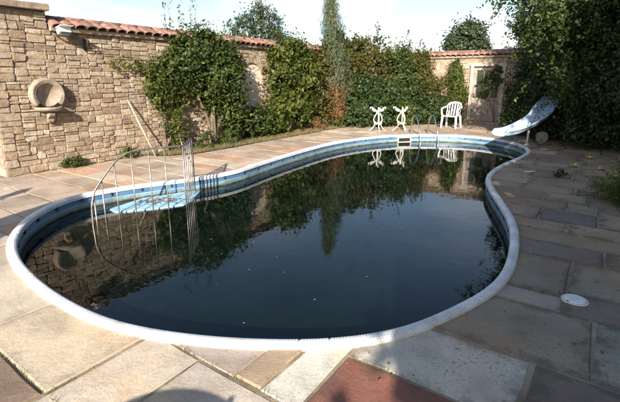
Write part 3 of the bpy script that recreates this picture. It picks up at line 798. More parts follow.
for t in (.07, .17, .30, .45, .61, .78):
    q = plan_at(t); tube('bar', [Vector((q.x, q.y, -.6))-RO, Vector((q.x, q.y, arch(t)-.005))-RO], .009, M['galv'], rail, 8)
q = plan_at(1); tube('corner_post', [Vector((q.x, q.y, -.6))-RO, Vector((q.x, q.y, TOPZ+.012))-RO], .012, M['galv'], rail, 8)
back = Vector((-1.885, 6.62, 0))
tube('side_rail', [Vector((q.x, q.y, TOPZ))-RO, Vector((back.x, back.y, TOPZ))-RO, Vector((back.x, back.y+.03, TOPZ-.03))-RO, Vector((back.x, back.y+.03, -.5))-RO], .012, M['galv'], rail, 8)
for t in (.2, .4, .6, .8):
    p_ = q.lerp(back, t); tube('bar', [Vector((p_.x, p_.y, -.6))-RO, Vector((p_.x, p_.y, TOPZ))-RO], .009, M['galv'], rail, 8)
tube('brace', [Vector((q.x, q.y, TOPZ))-RO, Vector((-1.93, 6.15, TOPZ+.14))-RO, Vector((back.x, back.y, TOPZ))-RO], .009, M['galv'], rail, 8)

# ------------------------------------------------------------------ pool ladder
lad = thing('pool_ladder', 'steel pool ladder with two hooped handrails at the far rim', 'ladder', (3.4, 12.4, 0))
for x in (3.10, 3.62):
    tube('handrail', catmull([(x-3.4-.02, .45, -.0), (x-3.4-.01, .42, .25), (x-3.4, .38, .44), (x-3.4+.02, .26, .56), (x-3.4+.05, .10, .53), (x-3.4+.08, -.02, .36), (x-3.4+.11, -.15, .12), (x-3.4+.12, -.24, -.2), (x-3.4+.12, -.25, -.9)], 6), .021, M['chrome'], lad, 10)
    bm = bmesh.new(); add_lathe(bm, [(.045, 0), (.045, .008), (.03, .016), (.024, .016)], 16, (x-3.42, .45, 0)); from_bm('flange', bm, M['chrome'], lad)
for z_ in (-.34, -.60, -.85): box_part('tread', (.08, -.25, z_), (.50, .075, .03), M['white_plastic'], lad, None, .006)

# ------------------------------------------------------------------ white table bases
def table_base(label, loc, rz):
    t = thing('table_base', label, 'table base', loc, rz, 'white ornate table bases')
    for k in range(3):
        a_ = R(30+120*k); ca, sa = math.cos(a_), math.sin(a_)
        leg = catmull([(.30, 0), (.235, .045), (.17, .11), (.115, .20), (.135, .29), (.155, .37), (.125, .46), (.075, .54), (.055, .61), (.09, .655), (.15, .69), (.21, .735), (.26, .75), (.285, .73), (.27, .70)], 5)
        pts = [Vector((p_.x*ca, p_.x*sa, max(p_.y, .016))) for p_ in [Vector((x[0], x[1])) for x in leg]]
        n_ = len(pts); lg = tube('leg', pts, [.012+.005*math.sin(math.pi*i/n_) for i in range(n_)], M['white_iron'], t, 8)
        bm_ = bmesh.new(); bmesh.ops.create_uvsphere(bm_, u_segments=12, v_segments=8, radius=1)   # cast leaf at the top
        bmesh.ops.scale(bm_, vec=(.085, .015, .045), verts=bm_.verts); bmesh.ops.rotate(bm_, cent=(0, 0, 0), matrix=Matrix.Rotation(-.38, 3, 'Y'), verts=bm_.verts)
        bmesh.ops.translate(bm_, vec=(.15, 0, .665), verts=bm_.verts); bmesh.ops.rotate(bm_, cent=(0, 0, 0), matrix=Matrix.Rotation(a_, 3, 'Z'), verts=bm_.verts)
        from_bm('cast_leaf', bm_, M['white_iron'], lg, None, True)
        tube('scroll', catmull([(.15*ca, .15*sa, .33), (.07*ca, .07*sa, .27), (.05*ca, .05*sa, .22), (.10*ca, .10*sa, .19), (.15*ca, .15*sa, .15)], 4), .008, M['white_iron'], t, 6)
    bm_ = bmesh.new(); add_lathe(bm_, [(.012, .2), (.02, .24), (.014, .3), (.014, .5), (.03, .56), (.05, .6), (.03, .66), (.02, .70), (.028, .73), (.012, .76)], 14); from_bm('spindle', bm_, M['white_iron'], t, None, True)
    bm_ = bmesh.new(); ringp = [(.125*math.cos(a_), .125*math.sin(a_), .255) for a_ in np.linspace(0, 2*math.pi, 25)]; add_tube(bm_, ringp, .008, 6, False); from_bm('ring', bm_, M['white_iron'], t, None, True)
table_base('white ornate cast-iron table base nearer the dark round bush', (2.16, 13.35, 0), 0)
table_base('white ornate cast-iron table base nearer the pool ladder', (2.93, 13.42, 0), R(14))

# ------------------------------------------------------------------ plastic chair
ch = thing('garden_chair', 'white plastic garden armchair standing left of the garden door', 'chair', (4.80, 14.35, 0), R(-38))
# local -y is the front
bm = bmesh.new(); gx, gy = 9, 9; gr = {}
for i in range(gx):
    for j in range(gy):
        x = (i/(gx-1)-.5)*(.46-.05*j/(gy-1)); y = (j/(gy-1)-.5)*.45
        z_ = .425-.018*math.cos(x/.25*1.4)*math.cos(y/.25*1.2)-(.03*max(0, (-y-.15)/.08)**2)-.02*j/(gy-1)
        gr[i, j] = bm.verts.new((x, y, z_))
for i in range(gx-1):
    for j in range(gy-1): bm.faces.new((gr[i, j], gr[i+1, j], gr[i+1, j+1], gr[i, j+1]))
o = from_bm('seat', bm, M['white_plastic'], ch, None, True); o.modifiers.new('s', 'SOLIDIFY').thickness = .012
def back_pt(a_, z_):                                 # curved shell of the back
    k = (z_-.40)/.45
    return Vector((.265*math.sin(a_)*(1+.06*k), .20+.06*k+.12*k*.6-(1-math.cos(a_))*.13, z_))
def strip(bm_, a0, a1, z0f, z1f, na=4, nz=6):
    g_ = [[bm_.verts.new(back_pt(a0+(a1-a0)*i/na, z0f(a0+(a1-a0)*i/na)+(z1f(a0+(a1-a0)*i/na)-z0f(a0+(a1-a0)*i/na))*j/nz)) for j in range(nz+1)] for i in range(na+1)]
    for i in range(na):
        for j in range(nz): bm_.faces.new((g_[i][j], g_[i+1][j], g_[i+1][j+1], g_[i][j+1]))
topz = lambda a_: .86-.13*(abs(a_)/1.25)**2.6
for k in range(7):
    a_ = -1.02+2.04*k/6; bm = bmesh.new(); strip(bm, a_-.095, a_+.095, lambda t: .41, lambda t: topz(t)-.05, 2, 6)
    o = from_bm('back_slat', bm, M['white_plastic'], ch, None, True); o.modifiers.new('s', 'SOLIDIFY').thickness = .010
bm = bmesh.new(); strip(bm, -1.25, 1.25, lambda t: topz(t)-.06, topz, 24, 2); o = from_bm('back_top', bm, M['white_plastic'], ch, None, True); o.modifiers.new('s', 'SOLIDIFY').thickness = .016
for s_ in (-1, 1):
    b0 = back_pt(1.25*s_, .70)
    bm = bmesh.new(); add_tube(bm, catmull([b0, (.285*s_, .05, .665), (.29*s_, -.10, .655), (.275*s_, -.20, .63), (.265*s_, -.225, .55), (.25*s_, -.215, .43)], 5), [.03]*26, 8)
    bmesh.ops.scale(bm, vec=(1, 1, 1), verts=bm.verts); from_bm('armrest', bm, M['white_plastic'], ch, None, True)
    for y0, y1 in ((-.20, -.245), (.19, .27)):
        bm = bmesh.new(); add_tube(bm, [(.225*s_, y0, .43), (.24*s_, (y0+y1)/2, .2), (.25*s_, y1, 0)], [.04, .034, .027], 6); from_bm('leg', bm, M['white_plastic'], ch)

# ------------------------------------------------------------------ slide
sl = thing('water_slide', 'pale blue curved fibreglass water slide overhanging the far right rim', 'slide', (5.4, 10.6, 0))
SO = Vector((5.4, 10.6, 0))
cl = catmull([(4.52, 10.05, .30), (4.70, 10.11, .295), (4.98, 10.2, .345), (5.4, 10.38, .49), (5.74, 10.58, .65), (6.0, 10.85, .82), (6.28, 11.08, 1.0), (6.6, 11.32, 1.2), (6.9, 11.52, 1.36), (7.12, 11.68, 1.40)], 7)
sec = [(-.245, .115), (-.262, .15), (-.235, .158), (-.215, .13), (-.19, .05), (-.13, .01), (0, 0), (.13, .01), (.19, .05), (.215, .13), (.235, .158), (.262, .15), (.245, .115)]
bm = bmesh.new(); rg = []
for i, p_ in enumerate(cl):
    d = (cl[min(i+1, len(cl)-1)]-cl[max(i-1, 0)]); d.z = 0; d.normalize(); s_ = Vector((-d.y, d.x, 0))
    fl_ = min(1, .35+i/6)
    rg.append([bm.verts.new(p_-SO+s_*a_*(1.0 if i > 2 else .98)+Vector((0, 0, z_*fl_))) for a_, z_ in sec])
for i in range(len(cl)-1):
    for k in range(len(sec)-1): bm.faces.new((rg[i][k], rg[i][k+1], rg[i+1][k+1], rg[i+1][k]))
o = from_bm('chute', bm, M['slide'], sl, None, True); o.modifiers.new('s', 'SOLIDIFY').thickness = .012
tube('post', [Vector((5.44, 10.46, 0))-SO, Vector((5.46, 10.46, .58))-SO], .026, M['white_iron'], sl, 10)
bm = bmesh.new(); add_lathe(bm, [(.075, 0), (.075, .012), (.04, .03), (.028, .05)], 14, tuple(Vector((5.44, 10.46, 0))-SO)); from_bm('post_foot', bm, M['white_iron'], sl)
for x in (7.05, 7.47):
    tube('ladder_rail', [Vector((x, 12.2, 0))-SO, Vector((x, 11.87, 1.25))-SO, Vector((x, 11.83, 1.44))-SO], .02, M['galv'], sl, 8)
for k in range(4):
    z_ = .25+.28*k; y = 12.75-.26*z_; tube('rung', [Vector((7.05, y-.55, z_))-SO, Vector((7.47, y-.55, z_))-SO], .016, M['galv'], sl, 8)

# ------------------------------------------------------------------ small things on the paving
LS = .78
ld = thing('skimmer_lid', 'round white plastic skimmer lid set in the paving', 'lid', (2.02, 2.90, -.004)); ld.scale = (LS, LS, 1)
bm = bmesh.new(); add_lathe(bm, [(.118, -.004), (.118, .008), (.112, .013), (.098, .013), (.096, .009), (.09, .009)], 32); from_bm('frame', bm, M['cream'], ld)
bm = bmesh.new(); add_lathe(bm, [(.094, .0), (.094, .016), (.088, .020), (.03, .022)], 32); from_bm('cover', bm, M['lid'], ld)
def rock(name, label, loc, s_, seed, mat, cat):
    r2 = random.Random(seed); bm_ = bmesh.new(); bmesh.ops.create_icosphere(bm_, subdivisions=3, radius=1)
    ax = [(Vector((r2.gauss(0, 1), r2.gauss(0, 1), r2.gauss(0, 1))).normalized(), r2.uniform(.45, .72)) for _ in range(12)]
    for v_ in bm_.verts:
        for n_, d_ in ax:
            e = v_.co.dot(n_)-d_
            if e > 0: v_.co -= n_*e*.9
        v_.co = Vector((v_.co.x*s_[0], v_.co.y*s_[1], max((v_.co.z+.72)*s_[2], -.02)))
    return tag(from_bm(name, bm_, mat, None, loc), label, cat)
rock('boulder', 'squarish grey stone block beside the foot of the slide', (5.86, 10.55, 0), (.20, .15, .20), 2, M['rock'], 'stone')
def fallen_leaf(label, x, y, r0, seed):
    r2 = random.Random(seed); n = 20; t = thing('fallen_leaf', label, 'leaf', (x, y, .012), r2.uniform(0, 6.28), 'yellow leaves fallen on the shaded paving')
    ring = [(r0*(.62+.38*abs(math.cos(2.5*q)))*math.cos(q), r0*(.55+.3*abs(math.cos(2.5*q)))*math.sin(q)) for q in np.linspace(0, 2*math.pi, n, endpoint=False)]
    cu = lambda px_, py_: .55*r0*(px_/r0)**2+.4*r0*(py_/r0)**2+r2.uniform(-.006, .006)
    vs_ = [(0, 0, .006)]+[(px_*.55, py_*.55, .004+cu(px_*.55, py_*.55)) for px_, py_ in ring]+[(px_, py_, .004+cu(px_, py_)) for px_, py_ in ring]
    fs_ = [(0, 1+i, 1+(i+1) % n) for i in range(n)]+[(1+i, 1+n+i, 1+n+(i+1) % n, 1+(i+1) % n) for i in range(n)]
    o_ = from_py('blade', vs_, fs_, M['fruit'], t, None, True); o_.modifiers.new('s', 'SOLIDIFY').thickness = .002
    tube('stalk', [(-r0*.8, 0, .02), (-r0*1.2, .01, .006), (-r0*1.6, .03, .004)], .003, M['bark'], t, 5)
fallen_leaf('yellow fallen leaf farthest left of the four on the shaded paving', 5.03, 7.82, .095, 1)
fallen_leaf('yellow fallen leaf farthest back, deepest in shade', 5.86, 8.66, .10, 2)
fallen_leaf('small yellow fallen leaf between the others near the right shrubs', 5.36, 7.55, .08, 3)
fallen_leaf('largest yellow fallen leaf, nearest the feathery juniper', 5.12, 6.92, .115, 4)
def flat_blob(name, label, cat, x, y, rx, ry, z_, mat, seed, rot=0):
    r2 = random.Random(seed); n = 26
    ks = [1+.25*math.sin(2*t+seed)+.14*math.sin(5*t+seed*2)+r2.uniform(-.06, .06) for t in np.linspace(0, 2*math.pi, n, endpoint=False)]
    vv_ = []
    for k in range(n):
        t = 2*math.pi*k/n; a_, b2 = rx*ks[k]*math.cos(t), ry*ks[k]*math.sin(t)
        vv_.append((a_*math.cos(rot)-b2*math.sin(rot), a_*math.sin(rot)+b2*math.cos(rot), 0))
    up_ = [(x_*.93, y_*.93, .003) for x_, y_, _ in vv_]
    ff_ = [tuple(range(n, 2*n))]+[(i, (i+1) % n, n+(i+1) % n, n+i) for i in range(n)]
    o_ = from_py(name, vv_+up_, ff_, mat, None, (x, y, z_))
    return tag(o_, label, cat)
flat_blob('paper_scrap', 'flat white scrap lying on the paving behind the rim bend', 'litter', 3.98, 7.42, .10, .05, .006, M['white_plastic'], 8, .3)
flat_blob('paper_scrap', 'flat white scrap lying on the paving beside the stone block', 'litter', 5.55, 9.85, .13, .05, .006, M['white_plastic'], 5, 0)

def litter(name, label, spots, mat, seed, s0, s1, z0):
    r2 = random.Random(seed); vv2, ff2 = [], []
    for cx, cy in spots:
        s_ = r2.uniform(s0, s1); an = r2.uniform(0, 6.28); n0 = len(vv2); ti = r2.uniform(0, .6)
        for t in range(4):
            r_ = s_*(1 if t % 2 == 0 else .5); vv2.append((cx+r_*math.cos(an+t*1.571), cy+r_*math.sin(an+t*1.571), z0+(ti*s_ if t == 0 else 0)+r2.uniform(0, .003)))
        ff2.append((n0, n0+1, n0+2, n0+3))
    return tag(from_py(name, vv2, ff2, mat), label, 'leaf litter', kind='stuff')
rq = random.Random(77); spots = []
for k in range(240):
    u_ = rq.uniform(-1, 9); v_ = .1+abs(rq.gauss(0, .5))
    if u_ > 2.6: v_ += .85
    if not inside_pool(u_, v_): spots.append(tuple(W(u_, v_).xy))
for k in range(320):
    u_ = rq.uniform(0, 9); v_ = rq.uniform(6.8, 9.2)
    if not inside_pool(u_, v_): spots.append(tuple(W(u_, v_).xy))
for k in range(7): spots.append(tuple(W(rq.gauss(-.84, .05), rq.uniform(7.2, 8.0)).xy))
litter('paving_litter', 'small brown leaf scraps scattered over the paving', spots, M['rust'], 5, .006, .022, .009)
spots = []
for k in range(170):
    i = rq.choice([rq.randint(at_arc((-2.6, 6.5)), at_arc((.6, 10.9))), rq.randint(at_arc((3.3, 7.3)), at_arc((2.3, 4.3)))]) if at_arc((-2.6, 6.5)) < at_arc((.6, 10.9)) and at_arc((3.3, 7.3)) < at_arc((2.3, 4.3)) else rq.randint(0, nr-1)
    q = fine[i]+NRM[i]*(.1+abs(rq.gauss(0, .10))); spots.append((q[0], q[1]))
litter('water_litter', 'small leaf scraps drifted along the pool edge', spots, M['rust'], 6, .005, .016, WATER+.002)
# grass in a few open joints
vv2, ff2 = [], []
for (ua, va_), (ub, vb_), cnt in (((-2.03, 5.0), (-2.03, 6.1), 150), ((-1.36, 6.2), (-1.36, 7.1), 60), ((-2.0, 5.965), (-1.3, 5.965), 20), ((-.82, 7.15), (-.82, 7.6), 30), ((.46, 7.6), (.46, 8.3), 24), ((2.34, 7.5), (2.34, 9), 60), ((3.67, 7.2), (3.67, 9), 60), ((-.8, .6), (-.8, 2.4), 60)):
    for k in range(cnt):
        t = rq.random()**1.4; b0 = W(ua+(ub-ua)*t+rq.gauss(0, .005), va_+(vb_-va_)*t+rq.gauss(0, .005), -.005); an = rq.uniform(0, 6.28); n0 = len(vv2)
        e = Vector((math.cos(an), math.sin(an), 0))*.0025
        vv2 += [b0+e, b0-e, b0+Vector((rq.gauss(0, .012), rq.gauss(0, .012), rq.uniform(.012, .035)))]; ff2.append((n0, n0+1, n0+2))
tag(from_py('joint_grass', vv2, ff2, M['grass']), 'sparse grass blades growing in the paving joints', 'grass', kind='stuff')

# ------------------------------------------------------------------ foliage
def leaf_mesh(name, mat, parent, org, pos, nrm, size, aspect, rng, droop=0.0):
    n = len(pos)
    nrm = nrm/np.maximum(np.linalg.norm(nrm, axis=1)[:, None], 1e-6)
    t = rng.normal(size=(n, 3)); t[:, 2] -= droop
    t -= np.sum(t*nrm, 1)[:, None]*nrm; t /= np.maximum(np.linalg.norm(t, axis=1)[:, None], 1e-6)
    b2 = np.cross(nrm, t); L = size*rng.uniform(.5, 1.6, n)[:, None]
    wd = L*aspect
    v0 = pos-t*L*.5; v2 = pos+t*L*.5
    v1 = pos+b2*wd*.5+nrm*wd*.18-t*L*.06; v3 = pos-b2*wd*.5+nrm*wd*.18-t*L*.06
    V = np.stack([v0, v1, v2, v3], 1).reshape(-1, 3)-np.array(org)
    me_ = bpy.data.meshes.new(name); me_.vertices.add(4*n); me_.vertices.foreach_set('co', V.astype(np.float32).ravel())
    me_.loops.add(4*n); me_.loops.foreach_set('vertex_index', np.arange(4*n, dtype=np.int32))
    me_.polygons.add(n); me_.polygons.foreach_set('loop_start', np.arange(0, 4*n, 4, dtype=np.int32)); me_.polygons.foreach_set('loop_total', np.full(n, 4, np.int32))
    me_.update(calc_edges=True); me_.validate()
    return obj_mesh(name, me_, mat, parent)
def blob_points(blobs, n, rng, clump, fill=.55, ctr_frame=None):
    """blobs: (centre xyz, radii xyz); points gathered in small clumps spread through each blob, thicker near its skin"""
    more = []
    for c_, r0 in blobs:
        r0 = np.array(r0)
        for _ in range(7):
            d = rng.normal(size=3); d /= np.linalg.norm(d); k = rng.uniform(.22, .48)
            more.append((np.array(c_)+d*r0*rng.uniform(.62, .98), r0*k*rng.uniform(.8, 1.25, 3)))
    blobs = list(blobs)+more
    w = np.array([b2[1][0]*b2[1][1]*b2[1][2] for b2 in blobs])**.72; w /= w.sum()
    P, N = [], []
    for (c_, r0), k in zip(blobs, (w*n).astype(int)):
        if k < 4: continue
        c_ = np.array(c_); r0 = np.array(r0)
        m_ = max(4, k//max(8, int(26)))
        d = rng.normal(size=(m_, 3)); d /= np.linalg.norm(d, axis=1)[:, None]
        rad = (fill+(1-fill)*rng.random(m_)**.6)*rng.uniform(.85, 1.12, m_)
        cc = d*rad[:, None]*r0
        which = rng.integers(0, m_, k); cs_ = clump*rng.uniform(.45, 1.3, m_)[which][:, None]; off = rng.normal(size=(k, 3))*cs_*.8+d[which]*np.abs(rng.normal(size=(k, 1)))*cs_*1.3
        P.append(c_+cc[which]+off); N.append(d[which]/r0*r0.mean()+rng.normal(size=(k, 3))*.75+np.array((0, 0, .45)))
    return np.vstack(P), np.vstack(N)
def plant(name, label, cat, base, blobs, n, size, mat, seed, frame=None, clump=.09, fill=.5, aspect=.55, stems=3, stem_r=.03, group=None, droop=0., part='foliage', trunk='stem', zmin=.02, keep=None, shoots=0, shoot_len=.35):
    t = thing(name, label, cat, base, 0, group); rng = np.random.default_rng(seed); r2 = random.Random(seed)
    bl = [((frame(*c_) if frame else Vector(c_)), (r0 if not frame else None), r0) for c_, r0 in blobs]
    if frame:                                        # radii given along wall, out of the wall, up: sample locally, then turn
        P_, N_ = blob_points([(c_, r0) for c_, r0 in blobs], n, rng, clump, fill)
        k = (P_[:, 1] > .05) & (P_[:, 2] > zmin); P_, N_ = P_[k], N_[k]
        o_ = np.array(frame(0, 0, 0)); ex = np.array(frame(1, 0, 0))-o_; ey = np.array(frame(0, 1, 0))-o_; ez = np.array((0, 0, 1.))
        P_ = o_+P_[:, :1]*ex+P_[:, 1:2]*ey+P_[:, 2:]*ez; N_ = N_[:, :1]*ex+N_[:, 1:2]*ey+N_[:, 2:]*ez
    else:
        P_, N_ = blob_points(blobs, n, rng, clump, fill); k = P_[:, 2] > zmin; P_, N_ = P_[k], N_[k]
    if shoots:                                       # leafy sprays that break the outline
        ctr = P_.mean(0); cand = rng.integers(0, len(P_), shoots); SP, SN = [], []
        for q in cand:
            p0 = P_[q]; d = (p0-ctr); d /= np.linalg.norm(d)+1e-6; d = d*.6+np.array((0, 0, .75))+rng.normal(size=3)*.45; d /= np.linalg.norm(d)
            if droop > .5: d[2] -= 1.1; d /= np.linalg.norm(d)
            Ls = shoot_len*rng.uniform(.4, 1.2); m_ = max(5, int(Ls/size*3.2)); tt = np.linspace(0, 1, m_)[:, None]
            SP.append(p0+d*Ls*tt+rng.normal(size=(m_, 3))*size*.33+np.array((0, 0, -.25*Ls))*tt**2); SN.append(rng.normal(size=(m_, 3))+np.array((0, 0, .6)))
        P_ = np.vstack([P_]+SP); N_ = np.vstack([N_]+SN); k = P_[:, 2] > zmin; P_, N_ = P_[k], N_[k]
    if keep is not None: k = keep(P_); P_, N_ = P_[k], N_[k]
    leaf_mesh(part, mat, t, base, P_, N_, size, aspect, rng, droop)
    B = Vector(base)
    first = None
    for k in range(stems):
        c_ = bl[k % len(bl)][0]; st_ = Vector((r2.uniform(-.06, .06), r2.uniform(-.06, .06), 0)); e = c_-B
        mid = st_.lerp(e, .5)+Vector((r2.uniform(-.08, .08), r2.uniform(-.08, .08), r2.uniform(0, .1)))
        tb = tube(trunk if k == 0 else ('limb' if trunk == 'trunk' else trunk), catmull([st_, st_.lerp(mid, .5)+Vector((r2.uniform(-.04, .04),)*3), mid, e], 4), [stem_r*(1-.7*i/12) for i in range(13)], M['bark'], first if (first is not None and trunk == 'trunk') else t, 7)
        if first is None: first = tb
    return t
# big climber on the left wall
plant('wall_shrub', 'large dark green leafy shrub trained against the left wall with a bare trunk', 'shrub', W(4.42, .32, 0),
      [((4.2, .32, 2.15), (.72, .30, .52)), ((4.85, .36, 1.55), (.50, .36, .66)), ((3.65, .28, 2.05), (.55, .26, .50)), ((4.45, .36, 1.55), (.65, .36, .50)), ((4.85, .40, 1.0), (.40, .30, .38)), ((4.9, .30, 2.15), (.34, .26, .36)), ((3.35, .22, 1.75), (.4, .2, .35)), ((5.1, .36, .65), (.30, .24, .32))],
      21000, .072, M['lf_mid'], 11, W, .085, .4, .6, 6, .055, trunk='stem', shoots=190, shoot_len=.28)
plant('wall_climber', 'thin trailing climber on the left wall beside the leaning stake', 'climber', W(3.15, .15, 0),
      [((2.95, .16, 1.5), (.26, .14, .38)), ((2.75, .14, 1.85), (.30, .10, .12)), ((3.1, .18, 1.15), (.26, .14, .25)), ((3.3, .2, .75), (.2, .14, .25)), ((3.5, .18, 1.2), (.25, .10, .2)), ((3.45, .2, .3), (.2, .16, .2)), ((2.25, .10, 1.93), (.3, .05, .05))],
      4200, .06, M['lf_yel'], 12, W, .055, .3, .6, 5, .02)
sh = thing('tall_shoots', 'sparse upright leafy shoots rising above the wall tiles', 'shoots', W(4.3, -.1, 2.7))
rng = np.random.default_rng(5); PP, NN = [], []
for k in range(15):
    s_ = 3.45+k*.14+rng.uniform(-.08, .08); h = rng.uniform(.25, .72) if k not in (2, 5, 6) else .85
    if k > 9: h *= .6
    b0 = W(s_, -.05+rng.uniform(-.1, .15), 2.45); t1 = b0+Vector((rng.uniform(-.1, .1), rng.uniform(-.06, .06), .2+h))
    B = W(4.3, -.1, 2.7); tube('shoot', [b0-B, (b0+t1)/2-B, t1-B], [.006, .005, .002], M['bark'], sh, 5)
    m_ = int(26*h/.5); tt = rng.random(m_)[:, None]
    PP.append(np.array(b0)*(1-tt)+np.array(t1)*tt+rng.normal(size=(m_, 3))*.035); NN.append(rng.normal(size=(m_, 3))+np.array((0, 0, .5)))
leaf_mesh('foliage', M['lf_olive'], sh, W(4.3, -.1, 2.7), np.vstack(PP), np.vstack(NN), .06, .5, rng)
plant('wall_vine', 'yellow-green vine covering the wall right of the blind arch', 'vine', W(7.3, .3, 0),
      [((7.35, .24, 2.35), (.55, .22, .36)), ((7.25, .28, 1.6), (.45, .26, .55)), ((7.15, .32, .8), (.50, .28, .5)), ((8.15, .28, 1.7), (.55, .26, .7)), ((8.2, .30, .8), (.5, .26, .45)), ((6.7, .3, .36), (.4, .24, .26)), ((7.8, .24, 2.45), (.5, .22, .3))],
      13000, .105, M['lf_yel'], 13, W, .10, .3, .5, 5, .03, droop=1.2, shoots=170, shoot_len=.4)
plant('wall_shrub', 'low leafy shrub at the foot of the wall below the blind arch', 'shrub', W(5.95, .35, 0),
      [((5.9, .3, .45), (.5, .26, .4)), ((6.4, .3, .35), (.4, .26, .3))], 6000, .07, M['lf_mid'], 14, W, .07, .4, .55, 3, .02)
plant('wall_climber', 'pale leafy climber on the wall just behind the narrow conifer', 'climber', W(9.6, .3, 0),
      [((9.2, .25, 2.0), (.5, .22, .5)), ((10.2, .3, 2.5), (.7, .3, .55)), ((10.9, .35, 2.2), (.7, .35, .8)), ((9.4, .3, .9), (.5, .24, .5)), ((10.6, .4, 1.2), (.8, .35, .9)), ((8.95, .25, 1.2), (.3, .2, .4))],
      20000, .085, M['lf_olive'], 15, W, .10, .45, .6, 4, .03, shoots=150, shoot_len=.45)
# narrow conifer with a dead brown skirt
cz = thing('narrow_conifer', 'tall narrow bluish conifer with a dead brown lower skirt', 'tree', (1.0, 14.75, 0))
rng = np.random.default_rng(9); P_, N_, Pb, Nb = [], [], [], []
for k in range(800):
    z_ = .25+4.15*rng.random()**1.1; f_ = (z_-.25)/4.15
    rad = float(np.interp(z_, [.25, .5, 1.25, 2.3, 3.3, 4.0, 4.45], [.25, .40, .54, .47, .34, .16, .03])); a_ = rng.uniform(0, 2*math.pi); rr = rad*math.sqrt(rng.uniform(.2, 1))*rng.uniform(.7, 1.28)
    c_ = np.array((1.0-.36*f_+rr*math.cos(a_), 14.75+rr*math.sin(a_), z_)); m_ = 22
    q = c_+rng.normal(size=(m_, 3))*np.array((.026, .026, .13))+np.outer(rng.normal(size=m_)*.05, (math.cos(a_), math.sin(a_), 1.2)); nn = np.array((math.cos(a_), math.sin(a_), .1))+rng.normal(size=(m_, 3))*.5
    if z_ < 1.35+rng.normal()*.18: Pb.append(q); Nb.append(nn)
    else: P_.append(q); N_.append(nn)
leaf_mesh('crown', M['lf_blue'], cz, (1.0, 14.75, 0), np.vstack(P_), np.vstack(N_), .10, .16, rng, -1.8)
o = leaf_mesh('dead_skirt', M['lf_brown'], cz, (1.0, 14.75, 0), np.vstack(Pb), np.vstack(Nb), .075, .22, rng, -.6); o['label'] = 'dead brown lower foliage'
tube('trunk', [(0, 0, 0), (-.05, 0, .8), (-.15, 0, 2.2), (-.33, 0, 4.1)], [.07, .06, .04, .01], M['bark'], cz, 8)
# bushes in the far corner
plant('round_bush', 'dense dark green rounded bush behind the white table bases', 'bush', (1.95, 14.75, 0), [((1.95, 14.75, .85), (.72, .6, .75)), ((1.7, 14.6, .5), (.5, .45, .45)), ((2.35, 14.75, .55), (.45, .45, .5)), ((2.0, 14.7, 1.3), (.42, .4, .35))], 16000, .095, M['lf_dark'], 16, None, .08, .6, .6, 4, .03, shoots=90, shoot_len=.25)
CG = 'loose bushes in the far corner'
plant('tall_bush', 'tall loose bush right behind the dark round bush', 'bush', (2.3, 16.3, 0), [((2.2, 16.3, 2.1), (.62, .5, .65)), ((2.3, 16.3, 1.2), (.7, .6, .7)), ((1.6, 16.1, 1.8), (.45, .4, .6)), ((2.25, 16.3, 2.7), (.38, .35, .4))], 13000, .09, M['lf_olive'], 17, None, .11, .4, .55, 5, .03, CG, shoots=160, shoot_len=.55)
plant('tall_bush', 'mid green bush in the middle of the far corner hedge', 'bush', (3.35, 16.1, 0), [((3.35, 16.2, 1.5), (.62, .5, .62)), ((3.3, 15.9, .8), (.7, .5, .6)), ((3.45, 16.3, 2.05), (.45, .4, .36)), ((3.2, 16.4, 2.45), (.5, .4, .34))], 11500, .085, M['lf_mid'], 18, None, .11, .4, .5, 5, .03, CG, shoots=160, shoot_len=.55)
plant('tall_bush', 'sparse reddish-brown tinged bush nearest the back wall tiles', 'bush', (4.3, 16.3, 0), [((4.15, 16.5, 1.7), (.48, .3, .5)), ((4.2, 16.2, 1.0), (.55, .4, .5)), ((4.6, 16.2, 1.2), (.25, .2, .35)), ((4.0, 16.5, 2.25), (.5, .3, .32))], 6500, .075, M['lf_olive'], 19, None, .12, .3, .5, 5, .025, CG, shoots=160, shoot_len=.55)
plant('low_bush', 'low dark bush behind the white plastic chair', 'bush', (4.1, 15.6, 0), [((3.7, 15.5, .5), (.6, .4, .5)), ((4.5, 15.7, .5), (.6, .4, .55)), ((5.2, 15.9, .35), (.35, .25, .4))], 13000, .075, M['lf_dark'], 20, None, .08, .5, .55, 4, .02)
plant('low_bush', 'low golden bush behind the ornate table bases', 'bush', (2.9, 14.9, 0), [((2.9, 14.95, .4), (.5, .35, .42)), ((3.3, 15.1, .35), (.35, .3, .35))], 6000, .075, M['lf_yel'], 22, None, .08, .4, .5, 3, .02)
plant('upright_shrub', 'slim upright shrub growing against the back wall left of the door', 'shrub', WB(-.55, .25), [((-.55, .25, 1.45), (.26, .2, .65)), ((-.5, .25, .75), (.32, .22, .5)), ((-.6, .25, 2.0), (.16, .14, .3))], 8000, .065, M['lf_yel'], 23, WB, .06, .4, .5, 4, .02)
plant('reflection_leaves', 'green leaves standing in for plants reflected in the glazed upper door', 'climber', WB(.9, .15), [((.55, .12, 1.45), (.26, .05, .35)), ((.85, .14, 1.75), (.2, .08, .3)), ((.45, .12, 1.1), (.16, .04, .18))], 1100, .065, M['lf_mid'], 24, WB, .05, .3, .6, 3, .012)  # leaf cards modelled in place of greenery mirrored in the panes
